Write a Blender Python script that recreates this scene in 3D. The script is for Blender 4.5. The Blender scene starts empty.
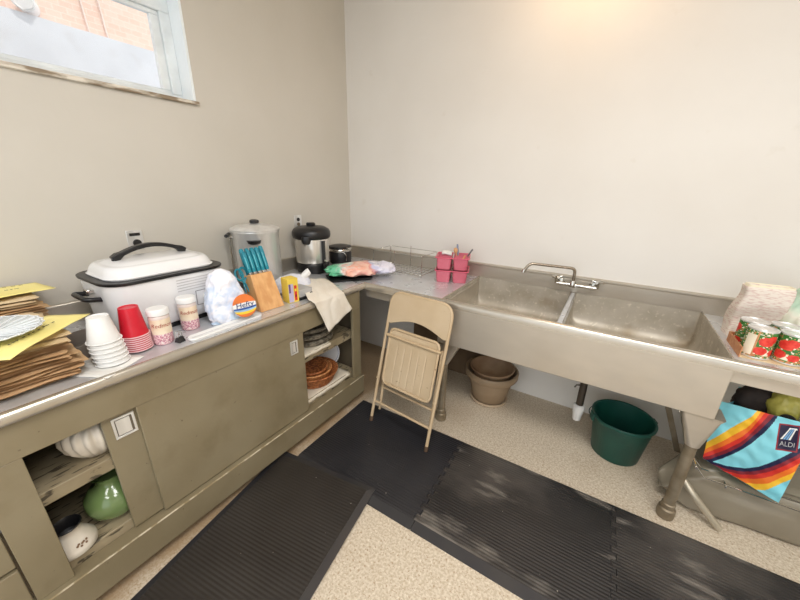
import bpy, bmesh, math, random
from mathutils import Vector, Matrix, noise
random.seed(7)
sc = bpy.context.scene
COL = sc.collection
PI = math.pi

# ------------------------------------------------------------------ materials
def lin(c):
    c /= 255.0
    return c / 12.92 if c <= 0.04045 else ((c + 0.055) / 1.055) ** 2.4
def L3(rgb): return (lin(rgb[0]), lin(rgb[1]), lin(rgb[2]), 1.0)

def M(name, rgb, rough=.5, metal=0.0, rgb2=None, scale=8.0, lo=.35, hi=.65, detail=4.0, bump=0.0, bscale=60.0,
      stretch=(1, 1, 1), spec=.5, trans=0.0, coat=0.0, alpha=1.0, rough2=None):
    m = bpy.data.materials.new(name); m.use_nodes = True
    nt = m.node_tree; N = nt.nodes; K = nt.links
    b = N['Principled BSDF']
    b.inputs['Base Color'].default_value = L3(rgb)
    b.inputs['Roughness'].default_value = rough
    b.inputs['Metallic'].default_value = metal
    b.inputs['Specular IOR Level'].default_value = spec
    b.inputs['Transmission Weight'].default_value = trans
    b.inputs['Coat Weight'].default_value = coat
    b.inputs['Alpha'].default_value = alpha
    tc = N.new('ShaderNodeTexCoord'); mp = N.new('ShaderNodeMapping')
    mp.inputs['Scale'].default_value = stretch
    K.new(tc.outputs['Object'], mp.inputs['Vector'])
    if rgb2 is None:
        rgb2 = tuple(max(0, c * .93) for c in rgb)
    nz = N.new('ShaderNodeTexNoise'); nz.inputs['Scale'].default_value = scale; nz.inputs['Detail'].default_value = detail
    K.new(mp.outputs['Vector'], nz.inputs['Vector'])
    cr = N.new('ShaderNodeValToRGB')
    cr.color_ramp.elements[0].position = lo; cr.color_ramp.elements[0].color = L3(rgb)
    cr.color_ramp.elements[1].position = hi; cr.color_ramp.elements[1].color = L3(rgb2)
    K.new(nz.outputs['Fac'], cr.inputs['Fac']); K.new(cr.outputs['Color'], b.inputs['Base Color'])
    if rough2 is not None:
        mr = N.new('ShaderNodeMapRange'); mr.inputs['From Min'].default_value = lo; mr.inputs['From Max'].default_value = hi
        mr.inputs['To Min'].default_value = rough; mr.inputs['To Max'].default_value = rough2
        K.new(nz.outputs['Fac'], mr.inputs['Value']); K.new(mr.outputs['Result'], b.inputs['Roughness'])
    if bump:
        n2 = N.new('ShaderNodeTexNoise'); n2.inputs['Scale'].default_value = bscale; n2.inputs['Detail'].default_value = 3
        K.new(mp.outputs['Vector'], n2.inputs['Vector'])
        bp = N.new('ShaderNodeBump'); bp.inputs['Strength'].default_value = bump; bp.inputs['Distance'].default_value = .01
        K.new(n2.outputs['Fac'], bp.inputs['Height']); K.new(bp.outputs['Normal'], b.inputs['Normal'])
    m['b'] = 1
    return m

def over(m, rgb, scale, lo, hi, stretch=(1, 1, 1), detail=6.0, amount=1.0, seed=0.0):
    """mix a second stain layer over the colour of material m"""
    nt = m.node_tree; N = nt.nodes; K = nt.links; b = N['Principled BSDF']
    src = b.inputs['Base Color'].links[0].from_socket
    tc = N.new('ShaderNodeTexCoord'); mp = N.new('ShaderNodeMapping'); mp.inputs['Scale'].default_value = stretch
    mp.inputs['Location'].default_value = (seed, seed * .7, seed * .3)
    K.new(tc.outputs['Object'], mp.inputs['Vector'])
    nz = N.new('ShaderNodeTexNoise'); nz.inputs['Scale'].default_value = scale; nz.inputs['Detail'].default_value = detail
    K.new(mp.outputs['Vector'], nz.inputs['Vector'])
    mr = N.new('ShaderNodeMapRange'); mr.inputs['From Min'].default_value = lo; mr.inputs['From Max'].default_value = hi
    mr.inputs['To Max'].default_value = amount
    K.new(nz.outputs['Fac'], mr.inputs['Value'])
    mx = N.new('ShaderNodeMixRGB'); mx.inputs['Color2'].default_value = L3(rgb)
    K.new(mr.outputs['Result'], mx.inputs['Fac']); K.new(src, mx.inputs['Color1']); K.new(mx.outputs['Color'], b.inputs['Base Color'])
    return m

def clear(name, rgb, fac, rough=.15, metal=0):
    """thin see-through film or pane: part of the light goes straight through"""
    m = M(name, rgb, rough, metal)
    nt = m.node_tree; N = nt.nodes; K = nt.links
    t = N.new('ShaderNodeBsdfTransparent'); mx = N.new('ShaderNodeMixShader'); mx.inputs['Fac'].default_value = fac
    K.new(t.outputs['BSDF'], mx.inputs[1]); K.new(N['Principled BSDF'].outputs['BSDF'], mx.inputs[2])
    K.new(mx.outputs['Shader'], N['Material Output'].inputs['Surface'])
    return m

wall_left_m = M('wall_paint_shaded', (206, 201, 191), .7, rgb2=(200, 195, 184), scale=1.3, bump=.06, bscale=25)  # same paint as the back wall, its shade put into a darker colour
wall_back_m = M('wall_paint_cream', (227, 223, 216), .62, rgb2=(221, 216, 208), scale=1.2, bump=.05, bscale=25)
over(wall_back_m, (190, 176, 152), 9, .66, .8, amount=.2)
ceil_m = M('ceiling_paint', (225, 220, 210), .8)
cab_m = M('cabinet_paint', (139, 128, 103), .42, rgb2=(128, 116, 90), scale=3, bump=.04, bscale=90)
over(cab_m, (60, 45, 30), 34, .70, .76, amount=.8, seed=3)
over(cab_m, (108, 94, 66), 5, .55, .75, amount=.5, seed=9)
shelf_m = M('worn_shelf_paint', (156, 143, 116), .6, rgb2=(140, 126, 99), scale=8)
over(shelf_m, (58, 50, 38), 26, .56, .60, stretch=(2.6, .45, 1), amount=.85, seed=2)
dark_m = M('cabinet_inside', (92, 82, 64), .7, rgb2=(70, 60, 46), scale=5)
steel_m = M('brushed_steel', (198, 190, 177), .36, .72, rgb2=(192, 184, 171), scale=4, stretch=(1.2, 5, 3), bump=.02, bscale=140, rough2=.42)
over(steel_m, (172, 154, 126), 1.6, .52, .8, amount=.4, seed=4)
steel_top_m = M('worktop_steel', (216, 219, 223), .24, .5, rgb2=(206, 207, 209), scale=9, rough2=.4)
basin_m = M('basin_steel', (194, 187, 174), .48, .5, rgb2=(174, 166, 151), scale=7, bump=.05, bscale=80, rough2=.6)
over(basin_m, (228, 221, 206), 42, .58, .70, amount=.55, seed=5)
over(basin_m, (140, 118, 84), 3.5, .56, .72, amount=.6, seed=8)
lip_m = M('rolled_steel_edge', (196, 189, 177), .26, .7, rgb2=(186, 178, 164), scale=6)
chrome_m = M('chrome', (215, 212, 205), .12, 1.0)
alu_m = M('aluminium', (234, 234, 232), .28, .55, rgb2=(214, 213, 210), scale=3, stretch=(6, 6, .6))
inox_m = M('polished_inox', (230, 227, 221), .22, .6, rgb2=(206, 200, 190), scale=3, stretch=(8, 8, .5))
galv_m = M('galvanised_pipe', (150, 138, 118), .5, .55, rgb2=(128, 114, 92), scale=14, bump=.06, bscale=60)
black_m = M('black_plastic', (22, 22, 24), .35, rgb2=(30, 29, 30))
blackd_m = M('dark_void', (14, 13, 12), .7)
white_m = M('white_enamel', (236, 236, 236), .22, rgb2=(228, 228, 230), scale=4, coat=.3)
whitep_m = M('white_plastic', (236, 236, 234), .4, rgb2=(228, 228, 228))
foam_m = M('foam_white', (240, 240, 238), .7, bump=.05, bscale=200)
red_m = M('red_plastic', (206, 26, 48), .3, rgb2=(190, 18, 40), scale=12)
pinkrim_m = M('pink_white_rim', (236, 190, 194), .45)
teal_m = M('teal_plastic', (30, 140, 158), .35, rgb2=(24, 122, 142), scale=20)
teal2_m = M('teal_highlight', (120, 200, 208), .3)
wood_m = M('block_wood', (226, 178, 122), .45, rgb2=(208, 152, 96), scale=5, stretch=(8, 8, .9), bump=.03, bscale=40)
kraft_m = M('kraft_paper', (216, 184, 142), .8, rgb2=(186, 148, 106), scale=9, bump=.25, bscale=22)
kraft2_m = M('pale_kraft_paper', (228, 208, 172), .8, rgb2=(206, 178, 136), scale=8, bump=.2, bscale=22)
note_m = M('yellow_paper', (250, 238, 160), .7, rgb2=(244, 230, 142), scale=3)
ink_m = M('ink', (70, 64, 60), .6)
paper_m = M('white_paper', (238, 237, 232), .7, bump=.1, bscale=20)
pink_m = M('pink_plastic', (216, 118, 134), .42, rgb2=(206, 102, 120), scale=14)
green_m = M('green_glaze', (112, 134, 84), .16, rgb2=(100, 122, 72), scale=5, coat=.5)
ceram_m = M('white_glaze', (222, 214, 200), .25, rgb2=(208, 198, 182), scale=6, coat=.3)
wicker_m = M('brown_wicker', (196, 122, 70), .5, rgb2=(134, 76, 40), scale=60, stretch=(1, 1, 2.5), bump=.7, bscale=90, lo=.42, hi=.58)
wicker2_m = M('tan_wicker', (216, 156, 100), .5, rgb2=(168, 106, 60), scale=60, bump=.7, bscale=90, lo=.42, hi=.58)
greywick_m = M('grey_wicker', (134, 126, 110), .7, rgb2=(86, 79, 66), scale=50, bump=.8, bscale=70, lo=.42, hi=.58)
linen_m = M('white_linen', (228, 220, 202), .85, rgb2=(214, 204, 184), scale=10, bump=.25, bscale=120)
towel_m = M('cotton_towel', (232, 226, 214), .9, rgb2=(222, 212, 196), scale=5, bump=.3, bscale=160)
chair_m = M('tan_enamel', (196, 174, 142), .38, rgb2=(186, 162, 128), scale=5)
over(chair_m, (120, 84, 50), 40, .70, .76, amount=.8, seed=1)
chairpan_m = M('tan_enamel_panel', (200, 180, 150), .42, rgb2=(190, 168, 136), scale=4)
over(chairpan_m, (112, 80, 48), 48, .69, .74, amount=.7, seed=6)
pot_m = M('taupe_planter', (158, 136, 110), .55, rgb2=(146, 124, 98), scale=6)
pot2_m = M('clay_liner', (176, 148, 118), .6, rgb2=(146, 112, 84), scale=7)
saucer_m = M('pale_saucer', (206, 184, 156), .55)
bucket_m = M('dark_green_plastic', (26, 86, 74), .4, rgb2=(20, 74, 64), scale=8, bump=.04, bscale=60)
vinyl_m = M('grey_vinyl', (146, 137, 120), .35, rgb2=(128, 119, 102), scale=3, bump=.08, bscale=8)
film_m = clear('clear_film', (226, 228, 222), .55, .12)
pane_m = clear('window_pane', (240, 248, 250), .04, .35)
aqua_m = M('aqua_woven', (138, 214, 226), .42, rgb2=(124, 204, 218), scale=5, bump=.12, bscale=14)
yel_m = M('stripe_yellow', (250, 196, 52), .42, bump=.12, bscale=14)
org_m = M('stripe_orange', (240, 120, 40), .42, bump=.12, bscale=14)
redst_m = M('stripe_red', (214, 50, 40), .42, bump=.12, bscale=14)
mar_m = M('stripe_maroon', (132, 34, 48), .42, bump=.12, bscale=14)
navy_m = M('stripe_navy', (26, 30, 66), .42, bump=.12, bscale=14)
lav_m = M('lavender_film', (206, 206, 226), .35)
ltblue_m = M('pale_blue', (150, 186, 220), .4)
orange_m = M('label_orange', (226, 120, 52), .45)
blue_m = M('label_blue', (44, 84, 160), .45)
yl_m = M('label_yellow', (240, 208, 60), .45)
gl_m = M('label_green', (70, 132, 58), .45, rgb2=(46, 104, 44), scale=60)
tom_m = M('label_tomato', (206, 40, 34), .4, rgb2=(226, 74, 58), scale=60)
crm_m = M('label_cream', (240, 230, 206), .5)
tan_m = M('label_tan', (206, 152, 106), .5, rgb2=(190, 120, 76), scale=50)
frame_m = M('window_frame_paint', (236, 242, 244), .4)
reveal_m = M('window_reveal_paint', (240, 246, 248), .5, rgb2=(236, 243, 246))
marble_m = M('marble', (228, 221, 208), .3, rgb2=(140, 124, 104), scale=16, lo=.45, hi=.6, detail=8, stretch=(1, .5, 2))

# floor: terrazzo
floor_m = M('terrazzo', (212, 200, 181), .45, rgb2=(192, 177, 154), scale=95, lo=.42, hi=.58, detail=2)
over(floor_m, (150, 116, 82), 105, .60, .66, amount=.6, seed=2, detail=2)
over(floor_m, (232, 223, 207), 90, .61, .67, amount=.6, seed=6, detail=2)
over(floor_m, (150, 120, 84), 1.6, .55, .8, amount=.5, seed=11)
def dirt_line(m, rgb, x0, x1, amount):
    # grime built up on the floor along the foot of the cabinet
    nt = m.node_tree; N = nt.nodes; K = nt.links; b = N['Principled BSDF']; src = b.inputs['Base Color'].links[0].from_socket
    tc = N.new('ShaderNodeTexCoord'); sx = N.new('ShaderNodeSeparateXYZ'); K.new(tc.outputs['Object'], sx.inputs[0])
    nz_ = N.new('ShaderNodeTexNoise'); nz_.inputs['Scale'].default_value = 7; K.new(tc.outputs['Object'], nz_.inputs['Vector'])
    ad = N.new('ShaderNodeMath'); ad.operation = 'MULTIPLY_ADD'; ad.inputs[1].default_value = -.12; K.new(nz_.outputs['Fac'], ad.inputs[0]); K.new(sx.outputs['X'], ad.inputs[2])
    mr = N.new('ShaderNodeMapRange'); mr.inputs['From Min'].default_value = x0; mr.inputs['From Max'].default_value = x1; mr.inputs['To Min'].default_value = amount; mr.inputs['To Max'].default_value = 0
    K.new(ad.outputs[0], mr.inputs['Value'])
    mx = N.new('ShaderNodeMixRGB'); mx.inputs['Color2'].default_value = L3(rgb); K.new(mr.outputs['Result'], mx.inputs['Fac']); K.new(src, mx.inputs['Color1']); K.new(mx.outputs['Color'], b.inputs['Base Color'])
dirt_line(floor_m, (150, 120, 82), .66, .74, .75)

def mat_rubber(name, axis, dusty, base=(40, 38, 38)):
    m = M(name, base, .33, rgb2=tuple(c + 8 for c in base), scale=4)
    if dusty:
        over(m, (112, 105, 98), 2.2, .50, .72, stretch=(1, 1.6, 1), amount=.45, seed=dusty)
        over(m, (164, 156, 146), 3.0, .56, .70, stretch=(1.0, 3.0, 1), amount=.6, seed=dusty * 1.7, detail=10)
    over(m, (206, 198, 186), 70, .80, .815, amount=.9, seed=4, detail=1)
    nt = m.node_tree; N = nt.nodes; K = nt.links
    tc = N.new('ShaderNodeTexCoord'); w = N.new('ShaderNodeTexWave')
    w.wave_type = 'BANDS'; w.bands_direction = axis; w.inputs['Scale'].default_value = 20; w.inputs['Distortion'].default_value = 0
    K.new(tc.outputs['Object'], w.inputs['Vector'])
    bp = N.new('ShaderNodeBump'); bp.inputs['Strength'].default_value = (.3 if 'plain' in name else .42); bp.inputs['Distance'].default_value = .0035
    K.new(w.outputs['Fac'], bp.inputs['Height']); K.new(bp.outputs['Normal'], N['Principled BSDF'].inputs['Normal'])
    return m
rub_m = mat_rubber('ribbed_rubber', 'Y', 6.3)
rubx_m = mat_rubber('ribbed_rubber_plain', 'Y', 0, (44, 40, 37))
rubl_m = mat_rubber('ribbed_rubber_clean', 'Y', 0, (36, 36, 40))
edge_m = M('smooth_rubber', (48, 48, 52), .3, rgb2=(56, 55, 55), scale=6)

def brick_mat():
    m = M('peach_brick', (206, 160, 136), .8)
    nt = m.node_tree; N = nt.nodes; K = nt.links
    tc = N.new('ShaderNodeTexCoord'); mp = N.new('ShaderNodeMapping'); mp.inputs['Rotation'].default_value = (PI / 2, 0, PI / 2)
    sx = N.new('ShaderNodeSeparateXYZ'); cx = N.new('ShaderNodeCombineXYZ')
    K.new(tc.outputs['Object'], sx.inputs[0]); K.new(sx.outputs['Y'], cx.inputs['X']); K.new(sx.outputs['Z'], cx.inputs['Y'])
    br = N.new('ShaderNodeTexBrick'); br.inputs['Scale'].default_value = 6.0
    br.inputs['Color1'].default_value = L3((234, 206, 190)); br.inputs['Color2'].default_value = L3((228, 196, 178)); br.inputs['Mortar'].default_value = L3((238, 218, 206))
    br.inputs['Mortar Size'].default_value = .012
    K.new(cx.outputs['Vector'], br.inputs['Vector']); K.new(br.outputs['Color'], N['Principled BSDF'].inputs['Base Color'])
    return m
brick_m = brick_mat()
conc_m = M('pale_concrete', (222, 226, 232), .8, rgb2=(212, 216, 222), scale=3)
over(conc_m, (178, 170, 164), 5, .56, .75, amount=.25)

def ramp_mat(name, cols, axis, scale, off, dist=1.0, rough=.25):
    m = M(name, cols[0], rough, bump=.2, bscale=30)
    nt = m.node_tree; N = nt.nodes; K = nt.links
    tc = N.new('ShaderNodeTexCoord'); sx = N.new('ShaderNodeSeparateXYZ'); K.new(tc.outputs['Object'], sx.inputs[0])
    nz = N.new('ShaderNodeTexNoise'); nz.inputs['Scale'].default_value = 11; nz.inputs['Detail'].default_value = 3; K.new(tc.outputs['Object'], nz.inputs['Vector'])
    a = N.new('ShaderNodeMath'); a.operation = 'MULTIPLY_ADD'; a.inputs[1].default_value = scale; a.inputs[2].default_value = off
    K.new(sx.outputs[axis], a.inputs[0])
    s = N.new('ShaderNodeMath'); s.operation = 'MULTIPLY_ADD'; s.inputs[1].default_value = dist; K.new(nz.outputs['Fac'], s.inputs[0]); K.new(a.outputs[0], s.inputs[2])
    cr = N.new('ShaderNodeValToRGB'); e = cr.color_ramp.elements
    while len(e) < len(cols): e.new(.5)
    for i, c in enumerate(cols):
        e[i].position = i / (len(cols) - 1); e[i].color = L3(c)
    K.new(s.outputs[0], cr.inputs['Fac']); K.new(cr.outputs['Color'], N['Principled BSDF'].inputs['Base Color'])
    return m

# ------------------------------------------------------------------ geometry helpers
class MB:
    def __init__(s): s.bm = bmesh.new(); s.mats = []
    def mi(s, m):
        if m is None: return 0
        if m not in s.mats: s.mats.append(m)
        return s.mats.index(m)
    def face(s, pts, m=None):
        f = s.bm.faces.new([s.bm.verts.new(p) for p in pts]); f.material_index = s.mi(m); return f
    def hexa(s, p, m=None):
        """eight corners, bottom ring then top ring"""
        v = [s.bm.verts.new(q) for q in p]; k = s.mi(m)
        for q in ((3, 2, 1, 0), (4, 5, 6, 7), (0, 1, 5, 4), (1, 2, 6, 5), (2, 3, 7, 6), (3, 0, 4, 7)):
            s.bm.faces.new([v[i] for i in q]).material_index = k
        return s
    def box(s, x0, x1, y0, y1, z0, z1, m=None):
        return s.hexa([(x0, y0, z0), (x1, y0, z0), (x1, y1, z0), (x0, y1, z0), (x0, y0, z1), (x1, y0, z1), (x1, y1, z1), (x0, y1, z1)], m)
    def loft(s, rings, m=None, cap0=True, cap1=True, closed=True, mf=None):
        V = [[s.bm.verts.new(p) for p in r] for r in rings]; n = len(rings[0]); k = s.mi(m)
        for i in range(len(V) - 1):
            for j in range(n if closed else n - 1):
                j2 = (j + 1) % n
                f = s.bm.faces.new((V[i][j], V[i][j2], V[i + 1][j2], V[i + 1][j]))
                f.material_index = s.mi(mf(i, j)) if mf else k
        if cap0: s.bm.faces.new(V[0][::-1]).material_index = s.mi(mf(0, 0)) if mf else k
        if cap1: s.bm.faces.new(V[-1]).material_index = s.mi(mf(len(V) - 2, 0)) if mf else k
        return s
    def lathe(s, prof, n=32, c=(0, 0, 0), m=None, fr=None, cap0=True, cap1=True, mf=None):
        rings = []
        for r, z in prof:
            ring = []
            for j in range(n):
                a = 2 * PI * j / n; rr = r * (fr(a, z) if fr else 1)
                ring.append((c[0] + rr * math.cos(a), c[1] + rr * math.sin(a), c[2] + z))
            rings.append(ring)
        return s.loft(rings, m, cap0, cap1, mf=mf)
    def tube(s, pts, r, n=10, closed=False, m=None):
        P = [Vector(p) for p in pts]; N = len(P); rings = []; prev = None
        for i in range(N):
            if closed: t = P[(i + 1) % N] - P[i - 1]
            else: t = P[min(i + 1, N - 1)] - P[max(i - 1, 0)]
            t.normalize()
            if prev is None:
                u = t.orthogonal().normalized()
            else:
                u = (prev - t * prev.dot(t))
                u = u.normalized() if u.length > 1e-6 else t.orthogonal().normalized()
            prev = u; w = t.cross(u); rad = r[i] if isinstance(r, (list, tuple)) else r
            rings.append([tuple(P[i] + (u * math.cos(2 * PI * j / n) + w * math.sin(2 * PI * j / n)) * rad) for j in range(n)])
        if closed:
            V = [[s.bm.verts.new(p) for p in q] for q in rings]; k = s.mi(m)
            for i in range(N):
                for j in range(n):
                    s.bm.faces.new((V[i][j], V[i][(j + 1) % n], V[(i + 1) % N][(j + 1) % n], V[(i + 1) % N][j])).material_index = k
            return s
        return s.loft(rings, m)
    def cyl(s, a, b, r, n=16, m=None, r2=None):
        return s.tube([a, b], [r, r if r2 is None else r2], n, m=m)
    def prism(s, poly, h, axis='z', base=0.0, m=None):
        f = {'z': lambda a, b, t: (a, b, t), 'x': lambda a, b, t: (t, a, b), 'y': lambda a, b, t: (a, t, b)}[axis]
        return s.loft([[f(a, b, base) for a, b in poly], [f(a, b, base + h) for a, b in poly]], m)
    def grid(s, fn, nu, nv, m=None, mf=None):
        V = [[s.bm.verts.new(fn(i / nu, j / nv)) for j in range(nv + 1)] for i in range(nu + 1)]; k = s.mi(m)
        for i in range(nu):
            for j in range(nv):
                f = s.bm.faces.new((V[i][j], V[i + 1][j], V[i + 1][j + 1], V[i][j + 1]))
                f.material_index = s.mi(mf((i + .5) / nu, (j + .5) / nv)) if mf else k
        return s
    def xf(s, mat):
        s.bm.transform(mat); return s
    def build(s, name, m=None, parent=None, world=False, smooth=True, bevel=0, seg=2, solid=0, sub=0, ang=38, flip=False):
        bmesh.ops.recalc_face_normals(s.bm, faces=s.bm.faces)
        if flip: bmesh.ops.reverse_faces(s.bm, faces=s.bm.faces)
        me = bpy.data.meshes.new(name)
        if world and parent is not None:
            o_ = Vector(parent.location)
            if parent.parent: o_ = o_ + Vector(parent.parent.location)
            s.bm.transform(Matrix.Translation(-o_))
        s.bm.to_mesh(me); s.bm.free()
        if s.mats:
            for q in s.mats: me.materials.append(q)
        else: me.materials.append(m)
        if smooth:
            for p in me.polygons: p.use_smooth = True
            me.set_sharp_from_angle(angle=math.radians(ang))
        ob = bpy.data.objects.new(name, me); COL.objects.link(ob)
        if parent is not None: ob.parent = parent
        if solid:
            md = ob.modifiers.new('thickness', 'SOLIDIFY'); md.thickness = solid; md.offset = -1
        if bevel:
            md = ob.modifiers.new('bevel', 'BEVEL'); md.width = bevel; md.segments = seg; md.limit_method = 'ANGLE'; md.angle_limit = math.radians(40)
        if sub:
            md = ob.modifiers.new('subd', 'SUBSURF'); md.levels = sub; md.render_levels = sub
        return ob

def tag(o, label, cat, group=None):
    o['label'] = label; o['category'] = cat
    if group: o['group'] = group
    return o
def thing(name, label, cat, loc=(0, 0, 0), rz=0.0, group=None):
    o = bpy.data.objects.new(name, None); COL.objects.link(o); o.location = loc; o.rotation_euler = (0, 0, rz); o.empty_display_size = .05
    return tag(o, label, cat, group)
def struct(o):
    o['kind'] = 'structure'; return o
def dup(root, loc, rz=None, label=None, rot=None):
    r = root.copy(); COL.objects.link(r); r.location = loc
    if rz is not None: r.rotation_euler = (0, 0, rz)
    if rot is not None: r.rotation_euler = rot
    if label: r['label'] = label
    for ch in list(root.children):
        c = ch.copy(); COL.objects.link(c); c.parent = r
        for g in list(ch.children):
            d = g.copy(); COL.objects.link(d); d.parent = c
    return r
def rrect(w, d, r, z=0.0, n=5, cx=0.0, cy=0.0):
    out = []
    for qx, qy, a0 in ((1, 1, 0), (-1, 1, 90), (-1, -1, 180), (1, -1, 270)):
        for k in range(n + 1):
            a = math.radians(a0 + 90 * k / n)
            out.append((cx + qx * (w / 2 - r) + r * math.cos(a), cy + qy * (d / 2 - r) + r * math.sin(a), z))
    return out
def fillet(pts, r, n=5, closed=False):
    P = [Vector(p) for p in pts]; out = []; N = len(P)
    for i in range(N):
        if not closed and i in (0, N - 1): out.append(P[i]); continue
        a = P[i - 1] - P[i]; b = P[(i + 1) % N] - P[i]; q = min(r, a.length * .49, b.length * .49)
        p0 = P[i] + a.normalized() * q; p2 = P[i] + b.normalized() * q
        for k in range(n + 1):
            t = k / n; out.append(p0 * (1 - t) ** 2 + P[i] * 2 * t * (1 - t) + p2 * t * t)
    return out
def nz(x, y, z=0.0): return noise.noise(Vector((x, y, z)))
def text_mesh(body, size, ext=.0006, shear=0.0):
    c = bpy.data.curves.new('lettering', 'FONT'); c.body = body; c.size = size; c.extrude = ext; c.shear = shear
    c.align_x = 'CENTER'; c.align_y = 'CENTER'; c.resolution_u = 4
    o = bpy.data.objects.new('lettering', c); COL.objects.link(o)
    bpy.context.view_layer.update()
    me = bpy.data.meshes.new_from_object(o.evaluated_get(bpy.context.evaluated_depsgraph_get()))
    bpy.data.objects.remove(o); bpy.data.curves.remove(c)
    return me
def text_obj(name, body, size, mat, parent, M4=None, fn=None, shear=0.0, bold=0.0):
    me = text_mesh(body, size, shear=shear)
    me.materials.clear(); me.materials.append(mat)
    if fn:
        for v in me.vertices: v.co = fn(v.co)
    o = bpy.data.objects.new(name, me); COL.objects.link(o); o.parent = parent
    if M4 is not None: o.matrix_local = M4
    return o
def frame4(origin, ex, ey):
    ex = Vector(ex).normalized(); ey = Vector(ey); ey = (ey - ex * ey.dot(ex)).normalized(); ez = ex.cross(ey)
    m = Matrix((ex, ey, ez)).transposed().to_4x4(); m.translation = Vector(origin); return m

# ------------------------------------------------------------------ the room
ROOM_Y, ROOM_X, CEIL = -5.2, 5.0, 3.05
WY0, WY1, WZ0, WZ1 = -2.95, -1.286, 1.975, 2.50
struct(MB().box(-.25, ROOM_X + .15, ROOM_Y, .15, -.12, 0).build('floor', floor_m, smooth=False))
struct(MB().box(-.25, ROOM_X + .15, ROOM_Y, .15, CEIL, CEIL + .2).build('ceiling', ceil_m, smooth=False))
b = MB()
b.box(-.25, 0, WY1, 0, 0, CEIL); b.box(-.25, 0, ROOM_Y, WY0, 0, CEIL)
b.box(-.25, 0, WY0, WY1, 0, WZ0 - .018); b.box(-.25, 0, WY0, WY1, WZ1, CEIL)
struct(b.build('wall_left', wall_left_m, smooth=False))
struct(MB().box(-.25, ROOM_X + .15, 0, .15, 0, CEIL).build('wall_back', wall_back_m, smooth=False))
struct(MB().box(ROOM_X, ROOM_X + .15, ROOM_Y, 0, 0, CEIL).build('wall_right', wall_back_m, smooth=False))
struct(MB().box(.74, 1.50, -.012, -.0005, 0, .85).build('brown_wall_sheet', M('brown_sheet', (112, 92, 68), .6, rgb2=(92, 72, 50), scale=4), smooth=False))  # thin brown sheet over the lower back wall below the left drainboard
# window: painted reveal lining, marble sill, frame and pane
b = MB()
b.box(-.2, .002, WY1 - .012, WY1, WZ0, WZ1); b.box(-.2, .002, WY0, WY0 + .012, WZ0, WZ1); b.box(-.2, .002, WY0, WY1, WZ1 - .012, WZ1)
struct(b.build('trim_1', reveal_m, smooth=False))
def sill_fn(p):
    return p
b = MB().box(-.2, .018, WY0, WY1 + .01, WZ0 - .02, WZ0)
struct(b.build('trim_2', marble_m, bevel=.004))
win = bpy.data.objects.new('window_1', None); COL.objects.link(win); win.location = (-.14, -2.1, 1.975); win['kind'] = 'structure'
b = MB()
yr = WY1 - .012
b.box(-.165, -.105, WY0 + .012, yr, 1.975, 2.012)
b.box(-.165, -.105, WY0 + .012, yr, 2.392, WZ1 - .012)
b.box(-.165, -.105, yr - .05, yr, 2.012, 2.392)
b.box(-.165, -.105, WY0 + .012, WY0 + .07, 2.012, 2.392)
b.build('window_frame', frame_m, win, world=True, bevel=.004)
b = MB()
b.box(-.15, -.122, WY0 + .07, yr - .05, 2.012, 2.03); b.box(-.15, -.122, WY0 + .07, yr - .05, 2.372, 2.392)
b.box(-.15, -.122, yr - .092, yr - .05, 2.03, 2.372); b.box(-.15, -.122, WY0 + .07, WY0 + .095, 2.03, 2.372)
b.build('window_sash', frame_m, win, world=True, bevel=.003)
MB().box(-.139, -.135, WY0 + .095, yr - .092, 2.03, 2.372).build('window_pane', pane_m, win, world=True, smooth=False)
# outdoors, across a narrow gap
b = MB().box(-2.1, -1.6, -7, 5, -.5, 2.63, conc_m).box(-2.0, -1.75, -7, 5, 2.63, 7.5, brick_m)
o = b.build('wall_outside', None, smooth=False); struct(o)
struct(MB().box(-1.6, -.25, -7, 5, -.6, -.5).build('ground_outside', conc_m, smooth=False))
t = thing('vent_pipe', 'short white pipe stub sticking out of the brick wall outside the window', 'pipe', (-1.75, -1.42, 2.72))
MB().cyl((-1.76, -1.42, 2.72), (-1.56, -1.50, 2.70), .055, 20).build('pipe', whitep_m, t, world=True)
MB().tube([(-1.575 + .062 * 0, -1.494 + .058 * math.cos(a), 2.70 + .058 * math.sin(a)) for a in [2 * PI * k / 20 for k in range(20)]], .008, 6, True).build('collar', whitep_m, t, world=True)
for k, y in enumerate((-1.10, -.98)):
    o = MB().tube([(-1.735, y, 2.63), (-1.735, y - .03, 3.2), (-1.735, y + .01, 5)], .006, 6).build('outdoor_cable', M('pale_cable', (238, 220, 210), .6))
    tag(o, ['thin pale cable running up the brick wall outside, nearer the white pipe', 'thin pale cable running up the brick wall outside, nearer the window jamb'][k], 'cable', 'cables on the outside wall')

# ------------------------------------------------------------------ base cabinet
XB = .713
cab = thing('base_cabinet', 'long olive-beige painted base cabinet with sliding doors under the left worktop', 'cabinet', (.36, -1.9, 0))
W = dict(parent=cab, world=True)
b = MB()
b.box(XB - .02, XB, -3.15, -.752, .735, .862)
b.box(XB - .02, XB, -2.487, -2.392, .192, .735)
b.box(XB - .02, XB, -.832, -.752, .192, .735)
b.build('face_frame', cab_m, bevel=.002, **W)
b = MB().box(XB - .0398, XB + .026, -3.15, -.752, .052, .192)
b.build('base_rail', cab_m, bevel=.004, **W)
o = MB().box(XB + .020, XB + .0266, -3.15, -.752, .1885, .1926).build('worn_edge', M('bare_worn_edge', (206, 194, 170), .6, rgb2=(150, 134, 102), scale=22, lo=.45, hi=.6), bevel=.001, **W)
o['label'] = 'pale worn edge of the base rail'
b = MB().box(.02, XB - .02, -.772, -.752, .052, .862).box(.02, XB - .03, -2.47, -2.455, .052, .862).box(.02, .035, -3.15, -.772, .052, .862)
b.box(.035, XB - .02, -3.15, -.772, .845, .862)
b.build('carcass', dark_m, smooth=False, **W)
b = MB().box(.035, XB - .040, -2.44, -.775, .17, .236)
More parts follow.
